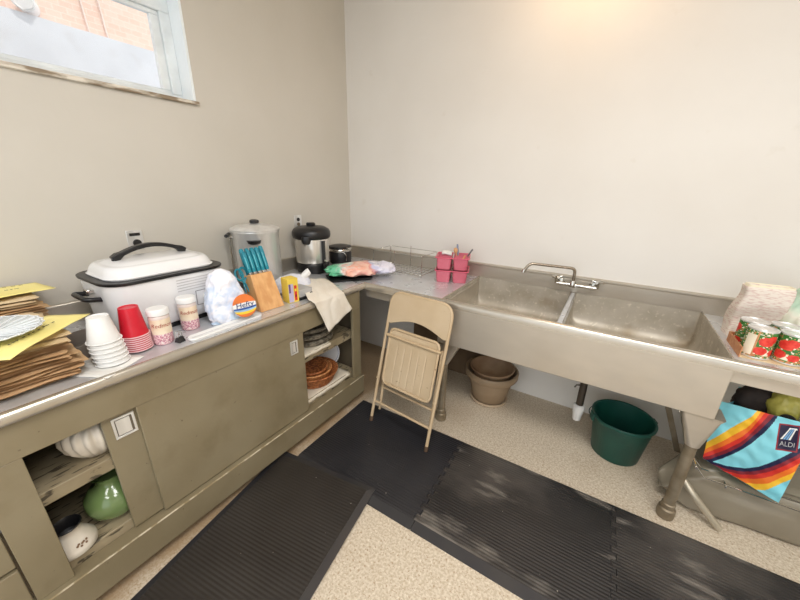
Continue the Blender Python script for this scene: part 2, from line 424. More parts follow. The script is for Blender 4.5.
b.build('bottom_shelf', shelf_m, bevel=.003, **W)
MB().box(.035, XB - .040, -2.44, -1.95, .50, .553).build('shelf', shelf_m, bevel=.003, **W)
MB().box(.035, XB - .040, -1.5, -.775, .505, .558).build('shelf', shelf_m, bevel=.003, **W)
def pull(door, x, y, z, w, h):
    b = MB(); t = .008
    b.box(x, x + .006, y - w / 2, y + w / 2, z + h / 2 - t, z + h / 2).box(x, x + .006, y - w / 2, y + w / 2, z - h / 2, z - h / 2 + t)
    b.box(x, x + .006, y - w / 2, y - w / 2 + t, z - h / 2 + t, z + h / 2 - t).box(x, x + .006, y + w / 2 - t, y + w / 2, z - h / 2 + t, z + h / 2 - t)
    o = b.build('recessed_pull', alu_m, door, bevel=.001); o['label'] = 'rectangular metal finger pull'
    q = MB().box(.0005, .0012, -w / 2 + t, w / 2 - t, -h / 2 + t, h / 2 - t, M('pull_recess', (120, 110, 96), .5, .4)).box(.0012, .0045, -w / 2 + t + .003, w / 2 - t - .008, -h / 2 + t + .004, h / 2 - t - .004, alu_m)
    global PULL_IN; PULL_IN = q
    return o
# rear sliding door (only its left strip shows) and front sliding door
d = MB().box(XB - .036, XB - .020, -2.198, -1.55, .20, .75).build('sliding_door', cab_m, bevel=.002, **W)
d['label'] = 'rear sliding door, mostly hidden'
p = pull(d, 0, 0, 0, .07, .088); p.location = Vector((XB - .020, -2.137, .672)) - Vector(cab.location); q = PULL_IN.build('pull_plate', None, p) if False else PULL_IN.build('pull_plate', None, d, bevel=.001); q.location = p.location
d = MB().box(XB - .018, XB - .002, -2.095, -1.272, .198, .736).build('sliding_door', cab_m, bevel=.003, **W)
p = pull(d, 0, 0, 0, .05, .082); p.location = Vector((XB - .002, -1.345, .668)) - Vector(cab.location); q = PULL_IN.build('pull_plate', None, d, bevel=.001); q.location = p.location
# next bay to the left: recessed drawer and lower panel
d = MB().box(XB - .03, XB - .012, -3.1, -2.493, .362, .60).build('drawer_front', cab_m, bevel=.003, **W)
MB().box(XB - .03, XB - .006, -3.1, -2.493, .20, .352).build('drawer_front', cab_m, bevel=.003, **W)
MB().box(XB - .03, XB - .012, -3.1, -2.493, .608, .73).build('drawer_front', cab_m, bevel=.003, **W)
for x, y in ((.66, -.80), (.08, -.80), (.66, -3.1), (.08, -3.1), (.66, -2.0), (.08, -2.0)):
    MB().lathe([(.022, 0), (.026, .008), (.018, .02), (.018, .053)], 14, (x, y, 0)).build('foot', galv_m, **W)

# ------------------------------------------------------------------ worktop on it
wt = thing('steel_worktop', 'stainless steel worktop with rolled edge along the left wall, crowded with kitchen things', 'worktop', (.36, -1.9, .862))
W = dict(parent=wt, world=True)
MB().box(.022, .712, -3.15, -.72, .882, .9).build('top_sheet', steel_top_m, smooth=False, **W)
b = MB().loft([[(x, y, z) for x, z in ((.708, .864), (.730, .864), (.734, .868), (.734, .884), (.732, .894), (.726, .902), (.716, .905), (.708, .902))] for y in (-3.15, -.718)])
b.build('rolled_edge', lip_m, ang=60, **W)
MB().box(.001, .022, -3.15, -.03, .865, 1.0).build('backsplash', steel_m, bevel=.005, **W)

# ------------------------------------------------------------------ steel sink unit along the back wall
YF = -.716; SX0, SX1 = 1.318, 2.634; XE = 3.5
sk = thing('steel_sink_unit', 'long stainless steel double sink with drainboards standing along the back wall', 'sink', (2.0, -.36, 0))
W = dict(parent=sk, world=True)
MB().box(.024, SX0 - .004, YF + .03, -.024, .872, .894).build('drainboard', steel_top_m, bevel=.003, **W)
MB().box(SX1 + .004, XE, YF + .03, -.024, .872, .894).build('drainboard', steel_top_m, bevel=.003, **W)
b = MB().loft([[(x, y, z) for y, z in ((YF + .034, .862), (YF, .862), (YF, .884), (YF + .003, .896), (YF + .010, .904), (YF + .020, .906), (YF + .030, .902), (YF + .036, .892))] for x in (.712, XE)])
b.build('rolled_edge', lip_m, ang=60, **W)
b = MB().loft([[(x, y, z) for y, z in ((-.001, .865), (-.024, .865), (-.024, .985), (-.03, .992), (-.03, 1.0), (-.001, 1.004))] for x in (.024, XE)])
b.build('backsplash', steel_m, ang=30, **W)
def basin(x0, x1):
    b = MB(); cx, cy = (x0 + x1) / 2, (YF + .034 - .026) / 2; w, d = x1 - x0, abs(YF + .034 + .026)
    R = []
    for z, ins, r in ((.898, 0, .010), (.78, .001, .012), (.725, .004, .016), (.695, .016, .026), (.676, .038, .04), (.667, .07, .05), (.662, .13, .05)):
        R.append(rrect(w - 2 * ins, d - 2 * ins, r, z, 6, cx, cy))
    R.append(rrect(.06, .06, .028, .656, 6, cx, cy))
    b.loft(R, basin_m, cap0=False, cap1=True)
    o = b.build('basin', basin_m, ang=50, flip=False, **W)
    s = MB().lathe([(.05, 0), (.05, .004), (.042, .006), (.036, .002), (.012, .001)], 24, (cx, cy, .6575)).build('drain', chrome_m, o, world=False)
    s.location = (-sk.location.x, -sk.location.y, 0)
    return o
XD = 1.974
basin(SX0, XD - .014); basin(XD + .014, SX1)
MB().box(XD - .0145, XD + .0145, YF + .034, -.026, .70, .893).build('divider', steel_top_m, bevel=.005, **W)
for x in (SX0 - .006, SX1):
    MB().box(x, x + .006, YF + .03, -.026, .872, .906).build('basin_rim', lip_m, bevel=.002, **W)
b = MB().box(SX0 - .008, SX1 + .010, YF, YF + .014, .617, .864)
b.box(SX0 - .008, SX0 + .002, YF + .014, -.01, .617, .872); b.box(SX1, SX1 + .010, YF + .014, -.01, .617, .872)
b.box(SX0 + .002, SX1, YF + .014, -.01, .617, .630)
b.build('apron', steel_m, bevel=.003, **W)
MB().box(.72, XE, YF + .03, YF + .05, .80, .864).build('front_stiffener', steel_m, smooth=False, **W)
def sink_leg(x, y):
    b = MB().loft([rrect(.15, .11, .012, .618, 3, x + (.0 if x > 2 else .03), y + .035), rrect(.135, .10, .012, .60, 3, x + (-.005 if x > 2 else .03), y + .03), rrect(.056, .056, .024, .45, 3, x, y)])
    g = b.build('leg_gusset', steel_m, **W)
    l = MB().cyl((x, y, .03), (x, y, .50), .024, 20).build('leg', galv_m, **W)
    f = MB().lathe([(.026, 0), (.036, .004), (.038, .03), (.036, .055), (.029, .062), (.029, .085), (.024, .09)], 24, (x, y, 0)).build('bullet_foot', galv_m, l)
    f.location = -Vector(sk.location)
for x, y in ((2.612, -.685), (1.345, -.655)): sink_leg(x, y)
b = MB().cyl((2.15, -.35, .27), (2.15, -.35, .62), .021, 18)
b.tube([(2.131, -.355, .405), (2.112, -.36, .402), (2.104, -.362, .385)], .005, 8)
b.build('drain_pipe', M('dark_pipe', (96, 88, 80), .35, .7), **W)
o = MB().lathe([(.020, .155), (.024, .16), (.028, .205), (.031, .21), (.031, .235), (.034, .237), (.034, .262), (.027, .27)], 20, (2.15, -.35, 0)).build('pipe_coupling', whitep_m, **W)
o['label'] = 'white plastic end of the drain pipe'

# wall tap
tp = thing('wall_tap', 'chrome wall-mounted mixer tap with long swung spout above the sink divider', 'tap', (1.975, -.03, .95))
W = dict(parent=tp, world=True)
b = MB().cyl((1.865, -.085, .958), (2.10, -.085, .958), .012, 14)
for x in (1.885, 2.08):
    b.cyl((x, -.031, .958), (x, -.085, .958), .014, 14).lathe([(.026, 0), (.022, .008), (.014, .012)], 18, (0, 0, 0)) if False else b.cyl((x, -.031, .958), (x, -.085, .958), .014, 14)
b.lathe([(.014, -.015), (.019, -.012), (.019, .016), (.014, .03)], 18, (1.962, -.085, .958))
b.build('valve_body', chrome_m, **W)
for x in (1.885, 2.08):
    MB().cyl((x, -.0302, .958), (x, -.038, .958), .027, 20).build('escutcheon', chrome_m, **W)
sp = fillet([(1.962, -.085, .985), (1.962, -.085, 1.068), (1.70, -.20, 1.088), (1.672, -.212, 1.035)], .03, 6)
s_ = MB().tube(sp, .0095, 12).build('spout', M('dull_chrome', (176, 164, 148), .25, .95), **W)
a = MB().cyl((1.673, -.2115, 1.046), (1.670, -.213, 1.026), .013, 14).build('aerator', chrome_m, s_); a.location = -Vector(tp.location)
for x, ang in ((1.862, .5), (2.103, -.2)):
    b = MB().cyl((x, -.085, .955), (x, -.088, .992), .009, 12)
    for k in range(4):
        a = ang + k * PI / 2
        b.tube([(x, -.088, .995), (x + .032 * math.cos(a), -.088 + .032 * math.sin(a), 1.003)], [.007, .0085], 10)
    b.lathe([(.012, -.006), (.013, .004), (.008, .010)], 14, (x, -.088, .996))
    b.build('handle', chrome_m, **W)

# sockets on the left wall
def outlet(y, z, h, label, double):
    t = thing('wall_socket', label, 'socket', (0, y, z))
    W = dict(parent=t)
    MB().box(.0005, .005, -h * .36, h * .36, -h / 2, h / 2).build('cover_plate', alu_m, bevel=.002, **W)
    if double:
        MB().box(.005, .009, -.023, .023, .022, .036).build('toggle_slot', black_m, **W)
        MB().cyl((.005, .003, -.016), (.011, .003, -.016), .019, 20).build('receptacle', black_m, **W)
    else:
        MB().cyl((.005, 0, .016), (.009, 0, .016), .014, 18).build('receptacle', black_m, **W)
        MB().cyl((.005, 0, -.02), (.009, 0, -.02), .014, 18).build('receptacle', galv_m, **W)
outlet(-1.725, 1.254, .10, 'steel wall socket plate above the white roaster lid', True)
outlet(-.632, 1.268, .10, 'small metal wall socket above the black-lidded urn', False)

# ------------------------------------------------------------------ rubber floor mats
def mat_tile(name, label, x0, x1, y0, y1, h, loc, rot, left_teeth, right_teeth, near_edge=.05, group=None, m=None):
    t = thing(name, label, 'floor mat', loc, 0, group); t.rotation_euler = rot
    def side(x, teeth, up):
        pts = []; n = 9
        for i in range(n + 1):
            y = y0 + near_edge + (y1 - y0 - near_edge) * i / n
            if not teeth or i == n: pts.append((x, y))
            else:
                y2 = y + (y1 - y0 - near_edge) / n * .5
                pts += [(x - .010, y), (x - .010, y2), (x + .010, y2), (x + .010, y + (y1 - y0 - near_edge) / n)]
        return pts if up else pts[::-1]
    poly = side(x1, right_teeth, True) + side(x0, left_teeth, False)
    MB().prism(poly, h).build('ribbed_top', m or rub_m, t, smooth=False)
    if right_teeth:
        MB().box(x1 - .013, x1 + .013, y0 + .004, y1, 0, .003).build('interlock_strip', edge_m, t, smooth=False)
    b = MB().loft([[(x, y0, .0), (x, y0, .003), (x, y0 + near_edge - .004, h), (x, y0 + near_edge, h), (x, y0 + near_edge, 0)] for x in (x0 + .0005, x1 - .0005)])
    b.build('bevelled_edge', edge_m, t, smooth=False)
    return t
R15 = (0, 0, math.radians(1.0))
G = 'interlocking mats along the sink'
Y0, Y1 = -.335, .335
mat_tile('rubber_mat', 'ribbed black rubber mat tile under the folding chair, nearest the cabinet', -.368, .4225, Y0, Y1, .012, (1.145, -1.133, 0), R15, False, True, group=G, m=rubl_m)
mat_tile('rubber_mat', 'ribbed black rubber mat tile with dusty scuffs before the double sink, middle of three', -.4105, .4145, Y0, Y1, .012, (1.981, -1.119, 0), R15, True, True, group=G)
mat_tile('rubber_mat', 'ribbed black rubber mat tile at the right, by the sink leg with the round foot', -.4485, .45, Y0, Y1, .012, (2.847, -1.104, 0), R15, True, False, group=G)
t = thing('rubber_mat', 'black rubber mat with a sloped border on the floor along the cabinet front', 'floor mat', (1.075, -1.95, .0071), 0)
t.rotation_euler = (.0133, 0, math.radians(8.5))
w, d, h = .635, 1.06, .013
MB().loft([rrect(w, d, .008, 0, 3), rrect(w, d, .008, .003, 3), rrect(w - .07, d - .07, .004, h - .001, 3)], edge_m, cap1=False).build('bevelled_border', edge_m, t, smooth=False)
MB().box(-w / 2 + .034, w / 2 - .034, -d / 2 + .034, d / 2 - .034, .002, h).build('ribbed_top', rubx_m, t, smooth=False)

# ------------------------------------------------------------------ folding chair
ch = thing('folding_chair', 'tan metal folding chair, folded and leaning against the sink front', 'chair', (1.183, -.972, .026))
ch.rotation_euler = (math.radians(-14.6), 0, math.radians(-5))
HW = .226
path = [(-HW, 0, 0), (-HW, 0, .90), (HW, 0, .90), (HW, 0, 0)]
fp = fillet(path, .088, 9)
MB().tube(fp, .0105, 12).build('frame', chair_m, ch)
for s in (-1, 1):
    MB().cyl((s * HW, 0, -.012), (s * HW, 0, .022), .0125, 14).build('foot_cap', M('brown_rubber', (92, 70, 52), .6), ch)
MB().cyl((-HW, 0, .135), (HW, 0, .135), .0085, 12).build('front_rung', chair_m, ch)
# back panel: follows the frame above, arched below
poly = []
for k in range(13):
    a = PI * k / 12
arc = [(-(HW - .004), 0.692)] + [(-(HW - .03) + (2 * (HW - .03)) * k / 16, 0.692 + .048 * math.sin(PI * k / 16)) for k in range(17)] + [((HW - .004), 0.692)]
top = fillet([(HW - .004, 0, .72), (HW - .004, 0, .896), (-(HW - .004), 0, .896), (-(HW - .004), 0, .72)], .084, 8)
poly = [(p[0], p[1]) for p in arc] + [(p[0], p[2]) for p in top]
MB().prism(poly, .005, 'y', -.009).build('backrest', chairpan_m, ch, bevel=.0015)
# seat folded flat inside the frame
SW = .186
rim = fillet([(-SW, -.004, .285), (-SW, -.004, .662), (SW, -.004, .662), (SW, -.004, .285)], .045, 6, True)
MB().tube(rim, .009, 10, True).build('seat_rim', chair_m, ch)
b = MB()
def seatf(u, v):
    x = (u - .5) * 2 * (SW - .002); z = .285 + v * .375
    g = sum(math.exp(-((u - c) / .008) ** 2) for c in (.2, .35, .5, .65, .8)) * (1 if .02 < v < .80 else 0)
    return (x, -.004 + .004 * math.cos(PI * (u - .5)) - .003 + .0028 * g, z)
b.grid(seatf, 80, 20)
b.build('seat', chairpan_m, ch, solid=.004)
MB().cyl((-SW - .02, -.012, .612), (SW + .02, -.012, .612), .0095, 12).build('seat_crossbar', chair_m, ch)
for s in (-1, 1):
    x = s * (HW - .024)
    MB().tube([(x, .045, .07), (x, .030, .35), (x, .012, .62)], .0095, 10).build('rear_leg', chair_m, ch)
    MB().cyl((s * (HW - .012), -.004, .30), (s * (HW + .012), -.004, .30), .006, 10).build('hinge_pin', chair_m, ch)
MB().cyl((-HW + .024, .036, .235), (HW - .024, .036, .235), .0085, 12).build('rear_rung', chair_m, ch)

# ------------------------------------------------------------------ on the left worktop
ZT = .9005
# white roaster oven
ro = thing('roaster_oven', 'large white electric roaster oven with lid and black arched handle on the left worktop', 'roaster', (.287, -1.775, ZT), math.radians(91.5)); ro.scale = (.90, 1, 1)
MB().loft([rrect(.50, .33, .07, z, 6) for z in (0, .022)]).build('base_skirt', black_m, ro)
b = MB().loft([rrect(w, d, r, z, 7) for z, w, d, r in ((.022, .50, .325, .07), (.03, .515, .34, .075), (.06, .525, .35, .08), (.20, .545, .365, .085), (.238, .548, .368, .085))])
b.build('body', white_m, ro)
b = MB().loft([rrect(w, d, r, z, 7) for z, w, d, r in ((.240, .552, .372, .09), (.242, .566, .386, .094), (.251, .570, .390, .095), (.254, .566, .386, .095), (.254, .47, .29, .07))], cap0=False, cap1=False)
b.build('rim_band', black_m, ro)
ld = MB().loft([rrect(w, d, r, z, 7) for z, w, d, r in ((.2545, .500, .320, .085), (.260, .506, .326, .086), (.263, .496, .316, .085), (.274, .488, .306, .084), (.290, .474, .294, .082), (.300, .456, .276, .078), (.305, .440, .26, .075), (.302, .415, .235, .07), (.306, .395, .215, .06), (.313, .37, .19, .06), (.316, .28, .12, .05))]).build('lid', white_m, ro, ang=55)
hp = []
for k in range(17):
    u = k / 16; hp.append((-.165 + .33 * u, 0, .318 + .048 * math.sin(PI * u) ** .8))
b = MB(); rings = []
for i, p in enumerate(hp):
    u = i / 16; th = .009 + (.006 if u < .1 or u > .9 else 0); wd = .017
    t_ = Vector(hp[min(i + 1, 16)]) - Vector(hp[max(i - 1, 0)]); n_ = Vector((-t_.z, 0, t_.x)).normalized()
    P = Vector(p); rings.append([tuple(P + n_ * th + Vector((0, -wd, 0))), tuple(P + n_ * th + Vector((0, wd, 0))), tuple(P - n_ * th + Vector((0, wd, 0))), tuple(P - n_ * th + Vector((0, -wd, 0)))])
b.loft(rings); hnd = b.build('handle', black_m, ld, bevel=.003)
for s in (-1, 1):
    MB().lathe([(.016, 0), (.016, .012)], 12, (s * .155, 0, .308)).build('handle_foot', black_m, ld)
for s in (-1, 1):
    b = MB().tube(fillet([(s * .268, -.07, .175), (s * .325, -.07, .185), (s * .325, .07, .185), (s * .268, .07, .175)], .02, 4), .0105, 10)
    h_ = b.build('side_handle', black_m, ro)
    MB().box(min(s * .27, s * .30), max(s * .27, s * .30), -.02, .02, .195, .212).build('lid_clip', chrome_m, h_, bevel=.003)
# printed panel on the roaster front (local -y face)
def front_y(z): return -(.175 + (z - .06) * .0535) - .0012
b = MB()
def patch(b, x0, x1, z0, z1, m, o=0.0):
    b.face([(x0, front_y(z0) - o, z0), (x1, front_y(z0) - o, z0), (x1, front_y(z1) - o, z1), (x0, front_y(z1) - o, z1)], m)
greyl_m = M('grey_print', (196, 194, 196), .5); dgrey_m = M('panel_outline', (120, 116, 120), .5)
for r in range(5):
    patch(b, .0, .175 - .01 * (r % 2), .215 - r * .013, .219 - r * .013, greyl_m)
b.build('printed_instructions', None, ro, smooth=False)
b = MB(); patch(b, .085, .185, .075, .150, dgrey_m); patch(b, .088, .182, .078, .147, white_m, .0006); b.build('control_panel', None, ro, smooth=False)
kn = MB().lathe([(.018, 0), (.018, .010), (.012, .016)], 18).xf(Matrix.Translation((.135, front_y(.11) - .001, .11)) @ Matrix.Rotation(PI / 2, 4, 'X')).build('thermostat_dial', whitep_m, ro)

# paper bags
def bag_variant(sd, w, d, pale):
    b = MB(); n = 18
    def f(side):
        def g(u, v):
            x = (u - .5) * w; y = (v - .5) * d
            e = min(u, 1 - u, v, 1 - v)
            wav = .0030 * (1 + nz(x * 9 + sd, y * 9, sd)) + .004 * (1 + nz(x * 24, y * 24 + sd, 3.1)) * (1 - min(1, e * 5)) * .6
            edge = .012 * nz(x * 14 + sd * 3, y * 14, 9.7) * (1 - min(1, e * 6))
            th = .0036 * min(1, e * 14)
            return (x + edge, y + edge * .8, .004 + wav + side * th)
        return g
    b.grid(f(1), n, n); b.grid(f(-1), n, n)
    bmesh.ops.remove_doubles(b.bm, verts=b.bm.verts, dist=.0004)
    me_ob = b.build('paper_bag', kraft2_m if pale else kraft_m, None, ang=60)
    return me_ob
variants = [bag_variant(k * 3.7, .43, .42, k in (3,)) for k in range(4)]
used = [False] * 4
def place_bag(k, loc, rz, tilt, label, group):
    v = variants[k]
    o = v if not used[k] else v.copy()
    if used[k]: COL.objects.link(o)
    used[k] = True
    o.location = loc; o.rotation_euler = (tilt, -tilt * .4, rz); return tag(o, label, 'paper bag', group)
for i in range(15):
    k = 3 if i >= 12 else i % 3
    zz = ZT + .002 + i * .0102
    place_bag(k, (.437 + random.uniform(-.012, .012), -2.392 + random.uniform(-.02, .02) - .02 * (i > 8), zz), random.uniform(-.08, .08), random.uniform(-.004, .004),
              'flattened brown paper bag in the front pile beside the white foam cups' if i < 12 else 'pale flattened paper bag near the top of the front pile, under the yellow sheet', 'paper bags in the front pile' if i < 12 else 'pale paper bags topping the front pile')
for i in range(19):
    zz = ZT + .001 + i * .0108
    place_bag(i % 3 if i < 16 else 3, (.148 + random.uniform(-.008, .008), -2.375 + random.uniform(-.02, .02), zz), random.uniform(-.05, .05), random.uniform(-.003, .003),
              'flattened brown paper bag in the rear pile against the left wall' if i < 16 else 'pale flattened paper bag on top of the rear pile, under its yellow sheet', 'paper bags in the rear pile' if i < 16 else 'pale paper bags topping the rear pile').scale = (.50, 1, 1)
def note(w, d, loc, rz, tilt, label, lines):
    b = MB(); b.grid(lambda u, v: ((u - .5) * w, (v - .5) * d, .004 * math.sin(PI * u * 1.3) + .003 * nz(u * 3, v * 3)), 16, 10)
    o = b.build('note_sheet', note_m, None, solid=.0012); o.location = loc; o.rotation_euler = (tilt, 0, rz); tag(o, label, 'paper sheet')
    b = MB()
    for r, (y, x0, x1) in enumerate(lines):
        x = x0
        while x < x1:
            l = random.uniform(.006, .013)
            pts = [(x + l * q / 6, y + .0035 * math.sin(q * 2.3 + r + x * 90), .0058 + .004 * math.sin(PI * ((x + l * q / 6) / w + .5) * 1.3) + .003 * nz(((x + l * q / 6) / w + .5) * 3, (y / d + .5) * 3)) for q in range(7)]
            b.tube(pts, .0006, 4); x += l + random.uniform(.003, .016)
    h = b.build('handwriting', ink_m, o); return o
note(.36, .135, (.605, -2.27, 1.078), math.radians(137), .02, 'yellow sheet with handwriting on top of the front pile of paper bags', [(.025, -.13, .02), (-.012, -.10, .09)])
note(.34, .17, (.15, -2.29, 1.124), math.radians(100), .01, 'deep yellow sheet on top of the rear pile of paper bags', [(.05, -.12, .12), (.0, -.1, .1)])
# clear cut-glass plate on the front pile
glass_m = clear('cut_glass', (214, 220, 222), .86, .12)
t = thing('glass_plate', 'round clear cut-glass plate lying on the yellow sheet of the front pile', 'plate', (.55, -2.362, 1.0865))
MB().lathe([(.0, .0), (.075, 0), (.09, .004), (.135, .016), (.138, .019), (.132, .019), (.088, .008), (.07, .005), (.0, .005)], 72, (0, 0, 0), fr=lambda a, z: 1 + .022 * math.cos(24 * a) * (z > .008), cap0=False, cap1=False).build('plate_body', glass_m, t, ang=20)
for k in range(24):
    a = 2 * PI * k / 24
    MB().tube([(.03 * math.cos(a), .03 * math.sin(a), .0055), (.088 * math.cos(a + .12), .088 * math.sin(a + .12), .0085), (.130 * math.cos(a), .130 * math.sin(a), .019)], [.002, .0035, .003], 6).build('pressed_rib', M('rib_glass', (230, 235, 238), .12) if k == 0 else bpy.data.materials['rib_glass'], t)
MB().lathe([(.133, .0195), (.1365, .0215), (.139, .0195)], 72, fr=lambda a, z: 1 + .022 * math.cos(24 * a), cap0=False, cap1=False).build('scalloped_rim', M('rim_glass', (236, 240, 242), .1), t)
o = MB().grid(lambda u, v: ((u - .5) * .22, (v - .5) * .16, .001 + .002 * abs(nz(u * 2, v * 2))), 8, 8).build('white_sheet', paper_m, None, solid=.001)
o.location = (.605, -2.135, ZT + .0005); o.rotation_euler = (0, 0, .5); tag(o, 'sheet of white paper lying under the upside-down cups', 'paper sheet')
# grey cord tray behind the bags
o = MB().loft([rrect(.16, .12, .02, 0), rrect(.18, .14, .025, .06), rrect(.17, .13, .022, .062), rrect(.15, .11, .02, .01)]).build('grey_tray', M('grey_plastic', (120, 112, 104), .5), None)
o.location = (.43, -2.125, ZT); o.rotation_euler = (0, 0, .2)
tag(o, 'small grey plastic tray behind the white foam cups', 'tray')

# upside-down cups
CZ = ZT + .0052
def cup(name, h, r0, r1, m, mrim, label, group, loc, flutes=0):
    t = thing(name, label, 'cup', loc, random.uniform(0, 6), group)
    prof = [(r0, .004), (r0 * .985, .012), (r0 * .955, .016), (r1 * 1.03, h - .006), (r1, h), (r1 * .88, h), (r1 * .86, h - .003), (.0, h - .003)]
    MB().lathe(prof, 36, cap0=False, cap1=False, fr=(lambda a, z: 1 + flutes * math.cos(a * 12) * (.3 < z / h < .9)) if flutes else None).build('cup_body', m, t, ang=50)
    MB().tube([((r0 + .0024) * math.cos(a), (r0 + .0024) * math.sin(a), .003) for a in [2 * PI * k / 36 for k in range(36)]], .0025, 8, True).build('cup_rim', mrim, t)
    return t
fc = cup('foam_cup', .096, .048, .031, foam_m, foam_m, 'white foam cup in the upside-down tower at the worktop edge, beside the paper bags', 'white foam cups', (0.622, -2.098, CZ))
for k in range(1, 6): dup(fc, (0.622 - .001 * k, -2.098 - .0012 * k, CZ + k * .0175))
fc['label'] = fc['label']
rc = cup('red_cup', .118, .046, .032, red_m, pinkrim_m, 'red plastic cup in the upside-down nest between white foam cups and spice jars', 'red plastic cups', (.575, -1.998, CZ), .006)
for k in range(1, 8): dup(rc, (.575 - .0001 * k, -1.998 - .0001 * k, CZ + k * .0085), rz=rc.rotation_euler.z)

# sprinkle jars
spk_m = M('sprinkles', (232, 190, 196), .4, rgb2=(190, 124, 142), scale=160, lo=.45, hi=.55, detail=1)
over(spk_m, (240, 236, 228), 210, .58, .62, seed=4, detail=1)
lab_m = M('jar_label', (236, 222, 200), .5, rgb2=(226, 204, 176), scale=30)
scr_m = M('jar_script', (198, 74, 66), .5)
def jar(label, loc, rz, word):
    t = thing('sprinkle_jar', label, 'jar', loc, rz, 'sprinkle jars before the roaster')
    r = .037
    MB().lathe([(.0, .001), (r * .9, .001), (r, .006), (r, .056), (r * .99, .058), (0, .058)], 32, cap0=False, cap1=False).build('sprinkles', spk_m, t)
    MB().lathe([(r + .0006, .057), (r + .0006, .118), (r * .97, .124), (r * .86, .130)], 32, cap0=False, cap1=False).build('clear_wall', M('jar_plastic', (230, 214, 208), .2), t)
    b = MB(); b.grid(lambda u, v: ((r + .0014) * math.cos(-1.15 + 2.3 * u), (r + .0014) * math.sin(-1.15 + 2.3 * u), .050 + .064 * v), 20, 6, mf=lambda u, v: lab_m)
    lb = b.build('paper_label', None, t)
    def wrap(co): a = co.x / (r + .002); return Vector(((r + .0022) * math.cos(a), (r + .0022) * math.sin(a), co.y + .088))
    text_obj('script', word, .024, scr_m, lb, fn=wrap, shear=.25)
    MB().lathe([(0, .156), (r * .93, .156), (r * 1.03, .153), (r * 1.06, .149), (r * 1.06, .131), (r * 1.02, .129), (0, .129)], 40, fr=lambda a, z: 1 + .008 * math.cos(40 * a) * (.13 < z < .151), cap0=False, cap1=False).build('lid', whitep_m, t)
    return t
jar('jar of pink sprinkles with white lid, nearer the red cups', (.592, -1.912, ZT), -.25, 'Redmon')
jar('jar of pink sprinkles with white lid, nearer the clear plastic bag', (.532, -1.772, ZT), -.3, 'Redmon')
t = thing('binder_clip', 'small black clip lying at the worktop edge below the sprinkle jars', 'clip', (.64, -1.872, ZT), .3)
MB().prism([(-.015, 0), (.015, 0), (.004, .022), (-.004, .022)], .03, 'y', -.015).build('clip_body', black_m, t, bevel=.001)
for s in (-1, 1): MB().tube(fillet([(s * .004, -.009, .022), (s * .010, -.006, .046), (s * .010, .006, .046), (s * .004, .009, .022)], .006, 3), .0012, 6).build('clip_handle', chrome_m, t)
t = thing('carving_tray', 'long white plastic tray lying along the worktop edge before the knife block', 'tray', (.672, -1.675, ZT), math.radians(92))
MB().loft([rrect(.345, .042, .018, 0, 5), rrect(.36, .052, .022, .012, 5), rrect(.355, .048, .02, .018, 5), rrect(.33, .03, .012, .014, 5)]).build('tray_body', whitep_m, t)
MB().box(-.165, .12, -.0012, .0012, .0145, .0155).build('ridge', M('tray_shadow_line', (206, 206, 208), .5), t)

# printed clear bag of foam plates
def blob(name, m, parent, prof, amp, freq, sq=1.0, n=48, sd=0.0, lean=(0, 0), mf=None, cap=True, cr=.28, sub=4):
    b = MB(); rings = []; n = int(n * 1.5)
    prof = [tuple(prof[i][q] + (prof[i + 1][q] - prof[i][q]) * k / sub for q in range(3)) for i in range(len(prof) - 1) for k in range(sub)] + [prof[-1]]
    for rx, ry, z in prof:
        ring = []
        for j in range(n):
            a = 2 * PI * j / n; c, s_ = math.cos(a), math.sin(a)
            e = 2 / (2.0 + sq); x = rx * math.copysign(abs(c) ** e, c); y = ry * math.copysign(abs(s_) ** e, s_)
            k = 1 + amp * .8 * nz(x * freq + sd, y * freq, z * freq * .8) + cr * (.32 - abs(nz(x * freq * 2.1, y * freq * 2.1 + sd, z * freq * 2.1))) + cr * .5 * (.3 - abs(nz(x * freq * 4.3 + sd, y * freq * 4.3, z * freq * 4.3)))
            ring.append((x * k + lean[0] * z, y * k + lean[1] * z, z + amp * .04 * nz(x * freq, y * freq, 4.4) * (0 if z < .004 else 1)))
        rings.append(ring)
    b.loft(rings, mf=mf, cap1=cap)
    return b.build(name, m, parent, ang=75)
plast_m = ramp_mat('printed_plastic', [(236, 238, 246), (206, 218, 240), (244, 244, 248), (176, 204, 230), (240, 240, 246), (200, 214, 236), (238, 238, 246)], 2, 3.0, -.35, 1.6, .12)
t = thing('plastic_bag', 'crumpled clear plastic bag with orange and blue printed label beside the knife block', 'bag', (.575, -1.605, ZT), -.2)
blob('bag_film', plast_m, t, [(.055, .080, 0), (.068, .092, .02), (.070, .090, .08), (.062, .080, .13), (.055, .066, .17), (.05, .055, .205), (.03, .04, .235), (.008, .012, .252)], .22, 14, .8, 60, 2.2, (-.12, -.05))
b = MB(); NX = 36
def lab(u, v):
    x, y = (u - .5) * 2, (v - .5) * 2
    return x, y
def labc(u, v):
    x, y = lab(u, v)
    if y > .28: return orange_m
    if y > -.18: return whitep_m
    if y > -.36: return blue_m
    if y > -.5: return ltblue_m
    if y > -.72: return yl_m
    return orange_m
def labf(u, v):
    x, y = lab(u, v)
    # square grid squeezed into a rounded disc
    X = x * math.sqrt(max(0, 1 - y * y / 2)); Y = y * math.sqrt(max(0, 1 - x * x / 2))
    return (.0, X * .052, Y * .056)
b.grid(labf, NX, NX, mf=labc)
lb = b.build('printed_label', None, t, solid=.001); lb.location = (.094, .044, .085); lb.rotation_euler = (0, -.30, .05); lb.scale = (1, 1.08, 1.0)
text_obj('lettering', 'Hefty', .036, M('label_navy', (40, 54, 110), .5), lb, M4=frame4((.0012, .0, .0035), (0, 1, .0), (0, 0, 1)), shear=.15)

